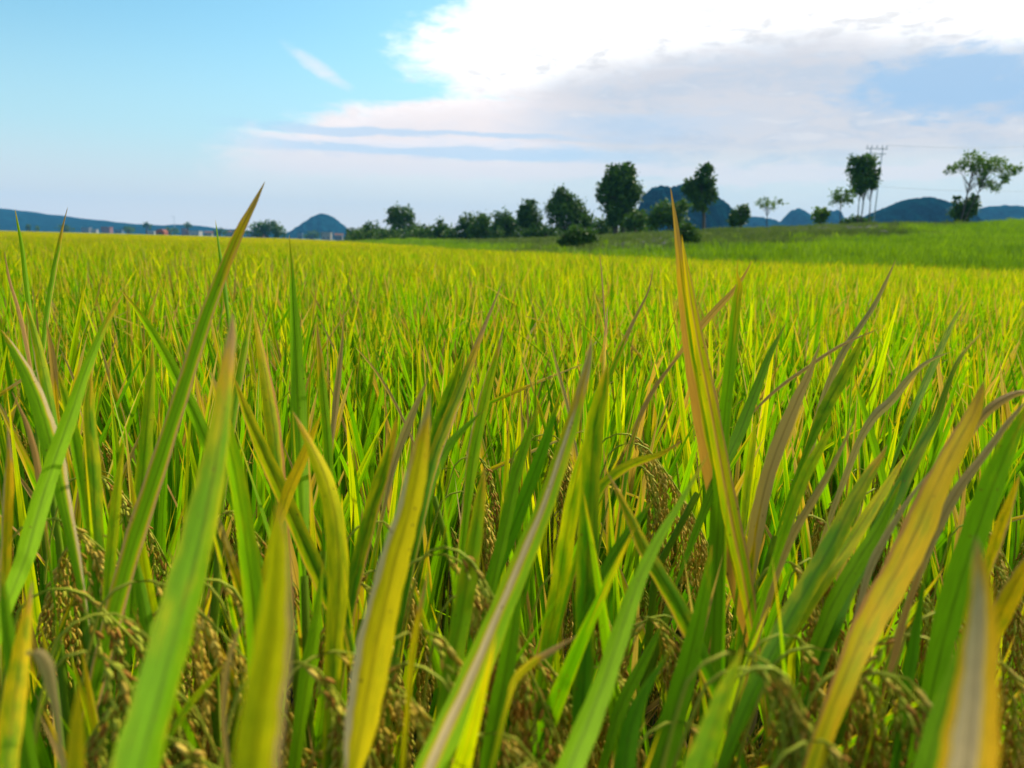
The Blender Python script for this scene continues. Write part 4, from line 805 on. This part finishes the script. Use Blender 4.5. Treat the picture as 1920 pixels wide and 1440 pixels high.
# grain heads that show in the photograph: (px, py of the bend, depth, size, leans right)
for (x, y, d, s, a) in [(140, 850, .62, 1, .2), (205, 930, .55, 1, 2.8), (430, 920, .52, 1, 1.2), (400, 1000, .46, 1.1, 2.6), (690, 930, .55, 1, .4), (830, 960, .43, 1.0, -.4), (800, 990, .44, 1.0, .2), (855, 880, .66, 1, .0), (880, 820, .8, 1, .3), (1000, 790, .72, 1.0, .4), (1015, 775, .75, 1, -.1),
        (1155, 770, .72, 1.1, .2), (1175, 790, .7, 1.0, -.1), (1190, 830, .66, 1, 0.3), (760, 1130, .36, 1.0, .3), (800, 1180, .36, 1.0, 2.9), (720, 1260, .33, .9, .6), (1380, 1160, .30, 1.0, .1), (1410, 1160, .30, 1.0, .5), (1390, 1190, .31, .95, -.4), (1480, 1130, .38, 1, .2), (1520, 1150, .37, 1.0, -.3),
        (1600, 1190, .34, 1, .3), (1640, 1210, .32, 1, .1), (1660, 1190, .34, 1, -.3), (1480, 1010, .5, 1, .3), (1780, 1100, .42, 1, .1), (1750, 1130, .4, 1, 3.0), (1890, 1180, .36, 1, .3), (1880, 1020, .5, 1, .3), (80, 1040, .42, 1, .3), (150, 1090, .38, 1, .4), (100, 1160, .34, 1, -.3), (220, 1040, .4, 1, 0), (60, 920, .5, 1, .5),
        (640, 1040, .48, 1, .4), (740, 1000, .52, 1, 3), (500, 1180, .34, 1, .2), (360, 1020, .44, 1, .4), (330, 1180, .36, 1, 3.0), (590, 1180, .36, 1, .4), (1060, 1020, .5, 1, .3), (1200, 1120, .46, 1, .2), (1260, 1080, .5, 1, 3.), (1660, 880, .66, 1, .3), (1500, 920, .6, 1, .2), (1540, 1000, .52, 1, 0.4), (1700, 1020, .5, 1, .2), (1840, 940, .6, 1, 0.1),
        (900, 1330, .32, .9, .2), (1000, 1380, .32, .9, .5), (680, 1380, .30, .9, 2.8), (1260, 1300, .36, 1, .2), (1530, 1330, .28, .9, .2), (240, 1330, .30, .9, .3), (420, 1330, .32, .9, 2.8), (880, 1060, .46, 1, .4), (960, 1180, .42, 1, .1), (1120, 1200, .42, 1, .3)]:
    p = P(x, y, d); best = min(hero_plants, key=lambda h: (h[1].x - p.x) ** 2 + (h[1].y - p.y) ** 2)[0]
    q = p - Vector((.03 * math.cos(a) * s, .03 * math.sin(a) * s, .11 * s)) - best.location
    put_panicle(best, q, a, s, 0)
    for k in range(0): put_panicle(best, q + Vector((random.uniform(-.035, .035), random.uniform(0, .07), random.uniform(-.05, .01))), a + random.uniform(-1.2, 1.2), s * random.uniform(.85, 1.05), R(random.uniform(-6, 8)))

# ------------------------------------------------------------------ rice: the ordinary plants
random.seed(21)
occ = [h[1] for h in hero_plants]
SP = .205; cells = []
for j in range(0, 140):
    y = .45 + j * SP
    hw = .70 * y + 1.7
    for i in range(int(-hw / SP), int(hw / SP) + 1):
        x = i * SP + random.uniform(-.05, .05) + (j % 2) * SP * .5; yy = y + random.uniform(-.05, .05)
        if yy > interp(x / yy, EDGE) - .3: continue
        cells.append((math.hypot(x, yy), x, yy))
cells.sort()
near = []; rest = []
NMAX = 300 - len(hero_plants)
for (d, x, y) in cells:
    if y < .9 and any((Vector((x, y, 0)) - o).length < .10 for o in occ): continue
    if len(near) < NMAX and abs(x) < .68 * y + .12: near.append((x, y))
    else: rest.append((x, y))
HT = [(h[1].x, h[1].y, h[0]['label']) for h in hero_plants]; seen_ = {}
ORD = ['first', 'second', 'third', 'fourth', 'fifth', 'sixth', 'seventh', 'eighth', 'ninth', 'tenth', 'eleventh', 'twelfth', 'thirteenth', 'fourteenth']
def short(l):
    q = l.replace('rice plant with ', '').split(' '); q = q[:9]
    while q[-1] in ('small', 'short', 'first', 'the', 'a', 'its', 'of', 'to', 'on', 'at', 'and', 'in', 'that', 'right', 'from', 'under', 'is', 'with', 'whose', 'has', 'behind', 'beside', 'between', 'left', 'below', 'just', 'along', 'against', 'by', 'above', 'pokes', 'into'): q.pop()
    return ' '.join(q)
MARKS = [(60, 'the left ridge'), (200, 'the far village'), (330, 'the radio mast'), (495, 'the wide hazy tree'), (603, 'the cone hill'), (752, 'the lone round-topped tree'), (860, 'the dip of the tree line'), (960, 'the pointed dark tree'), (1060, 'the spreading dark tree'), (1160, 'the tallest tree'),
         (1245, 'the big dark hill'), (1320, 'the two-humped tree'), (1440, 'the small airy tree'), (1538, 'the round olive bush'), (1625, 'the power pole'), (1735, 'the right ridge hill'), (1840, 'the slanting pale tree'), (1960, 'the right border')]
for (x, y) in near:
    if y < 2.3:
        h = min(HT, key=lambda q: abs(q[0] / q[1] - x / y) + (9 if q[1] > y + .1 else 0)); seen_[h[2]] = seen_.get(h[2], 0) + 1
        lb = ORD[min(seen_[h[2]], 14) - 1] + ' ordinary rice plant back from ' + short(h[2]); gp = 'rice plants behind the foreground blades'
    else:
        bnd = ['near rows', 'middle rows', 'farther rows'][0 if y < 3 else (1 if y < 3.8 else 2)]
        lm = min(MARKS, key=lambda q: abs(PY(q[0], 450, y).x - x))[1]
        lb = 'yellow-green rice plant in the ' + bnd + ' of mid-field, below ' + lm; gp = 'rice plants in the middle of the field'
    top = .86 if y < .7 else (.91 if y < 1.0 else .94)
    plant(x, y, lb, gp, 25 if y < 1.0 else (30 if y < 2.6 else 19), 3 if y < 1.4 else (2 if y < 2.4 else 1), top)

# ------------------------------------------------------------------ rice: the rest of the field, one mass
def lib(name, objs):
    c_ = bpy.data.collections.new(name)
    for me in objs: c_.objects.link(bpy.data.objects.new(me.name, me))
    return c_
def clump_mesh(seed, nl, segs, wmul, radius, hj, ym=.4, cnt=1):
    rg = np.random.default_rng(seed); m = MB()
    for c_ in range(cnt):
        ox, oy = (rg.uniform(-radius, radius), rg.uniform(-radius, radius)) if cnt > 1 else (0, 0)
        for k in range(nl):
            a = rg.uniform(0, 6.28); rr = rg.uniform(.01, .09); tl = abs(rg.normal(0, 1)) * R(8) + R(1); L = rg.uniform(.36, .46)
            zt = .93 + rg.normal(0, hj) + (rg.uniform(.03, .10) if rg.uniform() < .05 else 0)
            rnd_blade(m, rg, (ox + rr * math.cos(a), oy + rr * math.sin(a), zt - L * math.cos(tl)), tl, a, L, rg.uniform(.0125, .018) * wmul, R(rg.choice([3, 7, 14, 26, 70], p=[.28, .28, .24, .14, .06])), segs, 1, .2, par=rnd_params(rg, .08, ym))
    return m.mesh('rice_clump', M_leaf)
def gn_scatter(name, pts, rots, scl, coll, label, cat, kind='stuff'):
    me = bpy.data.meshes.new(name); me.from_pydata([tuple(p) for p in pts], [], [])
    a = me.attributes.new('rz', 'FLOAT', 'POINT'); a.data.foreach_set('value', np.asarray(rots, 'f'))
    a = me.attributes.new('sc', 'FLOAT', 'POINT'); a.data.foreach_set('value', np.asarray(scl, 'f'))
    o = mobj(name, me); tag(o, label, cat, None, kind)
    ng = bpy.data.node_groups.new(name, 'GeometryNodeTree')
    ng.interface.new_socket('Geometry', in_out='INPUT', socket_type='NodeSocketGeometry'); ng.interface.new_socket('Geometry', in_out='OUTPUT', socket_type='NodeSocketGeometry')
    N = ng.nodes.new; gi, go = N('NodeGroupInput'), N('NodeGroupOutput'); ip = N('GeometryNodeInstanceOnPoints'); ci = N('GeometryNodeCollectionInfo')
    ci.inputs[0].default_value = coll; ci.inputs['Separate Children'].default_value = True; ci.inputs['Reset Children'].default_value = True
    ip.inputs['Pick Instance'].default_value = True
    r_ = N('GeometryNodeInputNamedAttribute'); r_.data_type = 'FLOAT'; r_.inputs[0].default_value = 'rz'
    s_ = N('GeometryNodeInputNamedAttribute'); s_.data_type = 'FLOAT'; s_.inputs[0].default_value = 'sc'
    cx = N('ShaderNodeCombineXYZ'); ri = N('FunctionNodeRandomValue'); ri.data_type = 'INT'
    [q for q in ri.inputs if q.enabled][0].default_value = 0; [q for q in ri.inputs if q.enabled][1].default_value = len(coll.objects) - 1
    l = ng.links.new
    l(gi.outputs[0], ip.inputs['Points']); l(ci.outputs[0], ip.inputs['Instance']); l([q for q in ri.outputs if q.enabled][0], ip.inputs['Instance Index'])
    l(r_.outputs[0], cx.inputs[2]); l(cx.outputs[0], ip.inputs['Rotation']); l(s_.outputs[0], ip.inputs['Scale']); l(ip.outputs[0], go.inputs[0])
    md = o.modifiers.new('scatter', 'NODES'); md.node_group = ng
    return o
lib_mid = lib('mid', [clump_mesh(300 + i, 16, 6, 1.0, .1, .035, .24) for i in range(14)])
pts = [(x, y, 0) for (x, y) in rest]
gn_scatter('rice_field', pts, rng.uniform(0, 6.28, len(pts)), [1 + .035 * float(fbm(p[0], p[1], 5)) + random.uniform(-.02, .025) for p in pts], lib_mid, 'dense yellow-green ripening rice filling the field behind the nearest plants', 'rice field')
lib_far = lib('far', [clump_mesh(330 + i, 12, 3, 1.5, .75, .035, .43, cnt=34) for i in range(8)])
pf = []; y = .45 + 140 * SP; st = 1.25
while y < 150:
    hw = .72 * y + 2
    for i in range(int(-hw / st), int(hw / st) + 1):
        x = i * st + random.uniform(-.2, .2); yy = y + random.uniform(-.2, .2)
        if yy < interp(x / yy, EDGE) - 1.0: pf.append((x, yy, random.uniform(-.02, .01)))
    y += st
    if y > 70: st = 1.6
gn_scatter('rice_field_far', pf, rng.uniform(0, 6.28, len(pf)), rng.uniform(.98, 1.03, len(pf)), lib_far, 'smooth golden green far part of the rice field reaching the village', 'rice field')
# closed canopy beyond, seen only as a thin band of colour
M_can, t = mat('rice_canopy'); g = t.n('ShaderNodeNewGeometry'); n = t.noise(g.outputs['Position'], 2.5, 6, .7)
finish(t, t.mix(n, (.12, .19, .004), (.36, .34, .006)), .8, .1, bump=n, bstr=1, bdist=.2)
m = MB(); ts = np.linspace(-1.0, -.262, 50); NYc = 12
for tt in ts:
    ye = float(interp(tt, EDGE)); y0 = min(140, ye - 2); 
    for j in range(NYc):
        y = y0 + (ye - y0) * j / (NYc - 1); m.v.append((tt * y, y, .84 + .03 * math.sin(y * 3 + tt * 50)))
for i in range(len(ts) - 1):
    for j in range(NYc - 1):
        a = i * NYc + j; m.f.append((a, a + NYc, a + NYc + 1, a + 1))
o = mobj('rice_canopy', m.mesh('rice_canopy', M_can)); tag(o, 'golden band of ripening rice at the far end of the field', 'rice field', None, 'stuff')

# ------------------------------------------------------------------ grass on the bank
def grass_mat(name, a, b):
    m, t = mat(name); oi = t.n('ShaderNodeObjectInfo'); A = t.n('ShaderNodeAttribute', attribute_name='la'); sg = t.n('ShaderNodeSeparateColor'); t.put(sg.inputs[0], A.outputs[0])
    g = t.n('ShaderNodeNewGeometry'); nn = t.noise(g.outputs['Position'], .25, 4)
    f = t.m('ADD', t.m('MULTIPLY', t.m('ADD', oi.outputs['Random'], sg.outputs[0]), .35), t.m('MULTIPLY', t.m('SUBTRACT', nn, .35), 1.0), clamp=True)
    finish(t, t.mix(f, a, b), .6, .2, .35); return m
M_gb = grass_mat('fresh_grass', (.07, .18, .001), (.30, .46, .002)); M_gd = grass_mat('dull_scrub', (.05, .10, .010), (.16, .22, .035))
def tuft(mt, seed, n, h, w_):
    rg = np.random.default_rng(seed); m = MB()
    for k in range(n):
        a = rg.uniform(0, 6.28); rr = rg.uniform(0, .3); b = Vector((rr * math.cos(a * 3), rr * math.sin(a * 3), 0)); d = Vector((math.cos(a), math.sin(a), 0)) * rg.uniform(.1, .5); hh = h * rg.uniform(.5, 1.1)
        s = Vector((-math.sin(a), math.cos(a), 0)) * w_ * .5; o = len(m.v)
        m.v += [tuple(b - s), tuple(b + s), tuple(b + d * hh * .4 + s * .8 + Vector((0, 0, hh * .6))), tuple(b + d * hh * .4 - s * .8 + Vector((0, 0, hh * .6))), tuple(b + d * hh + Vector((0, 0, hh)))]
        m.f += [(o, o + 1, o + 2, o + 3), (o + 3, o + 2, o + 4)]; m.attr('la', (float(rg.uniform()), 0, 0, 1), 5)
    return m.mesh('tuft', mt, False)
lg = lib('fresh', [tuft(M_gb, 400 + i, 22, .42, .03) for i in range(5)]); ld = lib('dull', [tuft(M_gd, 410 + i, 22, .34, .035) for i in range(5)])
gp, dp = [], []
for k in range(42000):
    tt = rng.uniform(-.34, .95); ye = float(interp(tt, EDGE)); 
    if ye > 110: continue
    y = ye + .1 + (122 - ye) * rng.uniform() ** 1.7; x = tt * y; z = float(land(np.array(x), np.array(y)))
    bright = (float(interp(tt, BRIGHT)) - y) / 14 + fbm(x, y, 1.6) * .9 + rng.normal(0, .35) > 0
    gr1 = math.exp(-(((tt - .18) / .055) ** 2 + ((y - 47) / 9) ** 2)) + math.exp(-(((tt - .40) / .09) ** 2 + ((y - 60) / 6) ** 2))
    if gr1 > .35 and rng.uniform() < .45: continue
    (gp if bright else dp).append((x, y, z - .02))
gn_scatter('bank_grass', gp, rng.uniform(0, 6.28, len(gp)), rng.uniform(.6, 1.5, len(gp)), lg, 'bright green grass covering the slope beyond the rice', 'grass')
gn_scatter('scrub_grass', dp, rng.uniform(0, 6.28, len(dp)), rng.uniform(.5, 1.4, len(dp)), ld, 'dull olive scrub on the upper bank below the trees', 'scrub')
M_rock, t = mat('grey_rubble'); g = t.n('ShaderNodeNewGeometry'); finish(t, t.mix(t.noise(g.outputs['Position'], 3, 4), (.05, .055, .05), (.11, .115, .11)), .9, .1)
def rock(seed):
    rg = np.random.default_rng(seed); m = MB(); import bmesh
    b = bmesh.new(); bmesh.ops.create_icosphere(b, subdivisions=1, radius=.28)
    for v_ in b.verts: v_.co *= rg.uniform(.7, 1.2); v_.co.z *= .6
    me = bpy.data.meshes.new('rock'); b.to_mesh(me); b.free(); me.materials.append(M_rock); return me
lr = lib('rocks', [rock(450 + i) for i in range(4)]); rp = []
for (tc_, yc, st_, sy, n_) in ((.18, 47, .05, 8, 260), (.40, 60, .08, 5, 330)):
    for k in range(n_):
        tt = rng.normal(tc_, st_ * .6); y = rng.normal(yc, sy * .6); x = tt * y; rp.append((x, y, float(land(np.array(x), np.array(y))) + .03))
gn_scatter('rubble', rp, rng.uniform(0, 6.28, len(rp)), rng.uniform(.4, 1.3, len(rp)), lr, 'grey stony rubble patches on the upper bank', 'rubble')

# ------------------------------------------------------------------ haze
M_haze = bpy.data.materials.new('haze'); M_haze.use_nodes = True; t = NT(M_haze.node_tree)
pv = t.n('ShaderNodeVolumePrincipled'); pv.inputs['Color'].default_value = (.14, .52, 1.0, 1); pv.inputs['Density'].default_value = .00019; pv.inputs['Anisotropy'].default_value = .0
o_ = t.n('ShaderNodeOutputMaterial'); t.nt.links.new(pv.outputs[0], o_.inputs['Volume'])
m = MB(); m.box(-2400, 2400, -2400, 2400, -3.5, 110); o = mobj('haze', m.mesh('haze', M_haze, False)); tag(o, 'thin blue haze over the plain and far hills', 'haze', None, 'stuff')
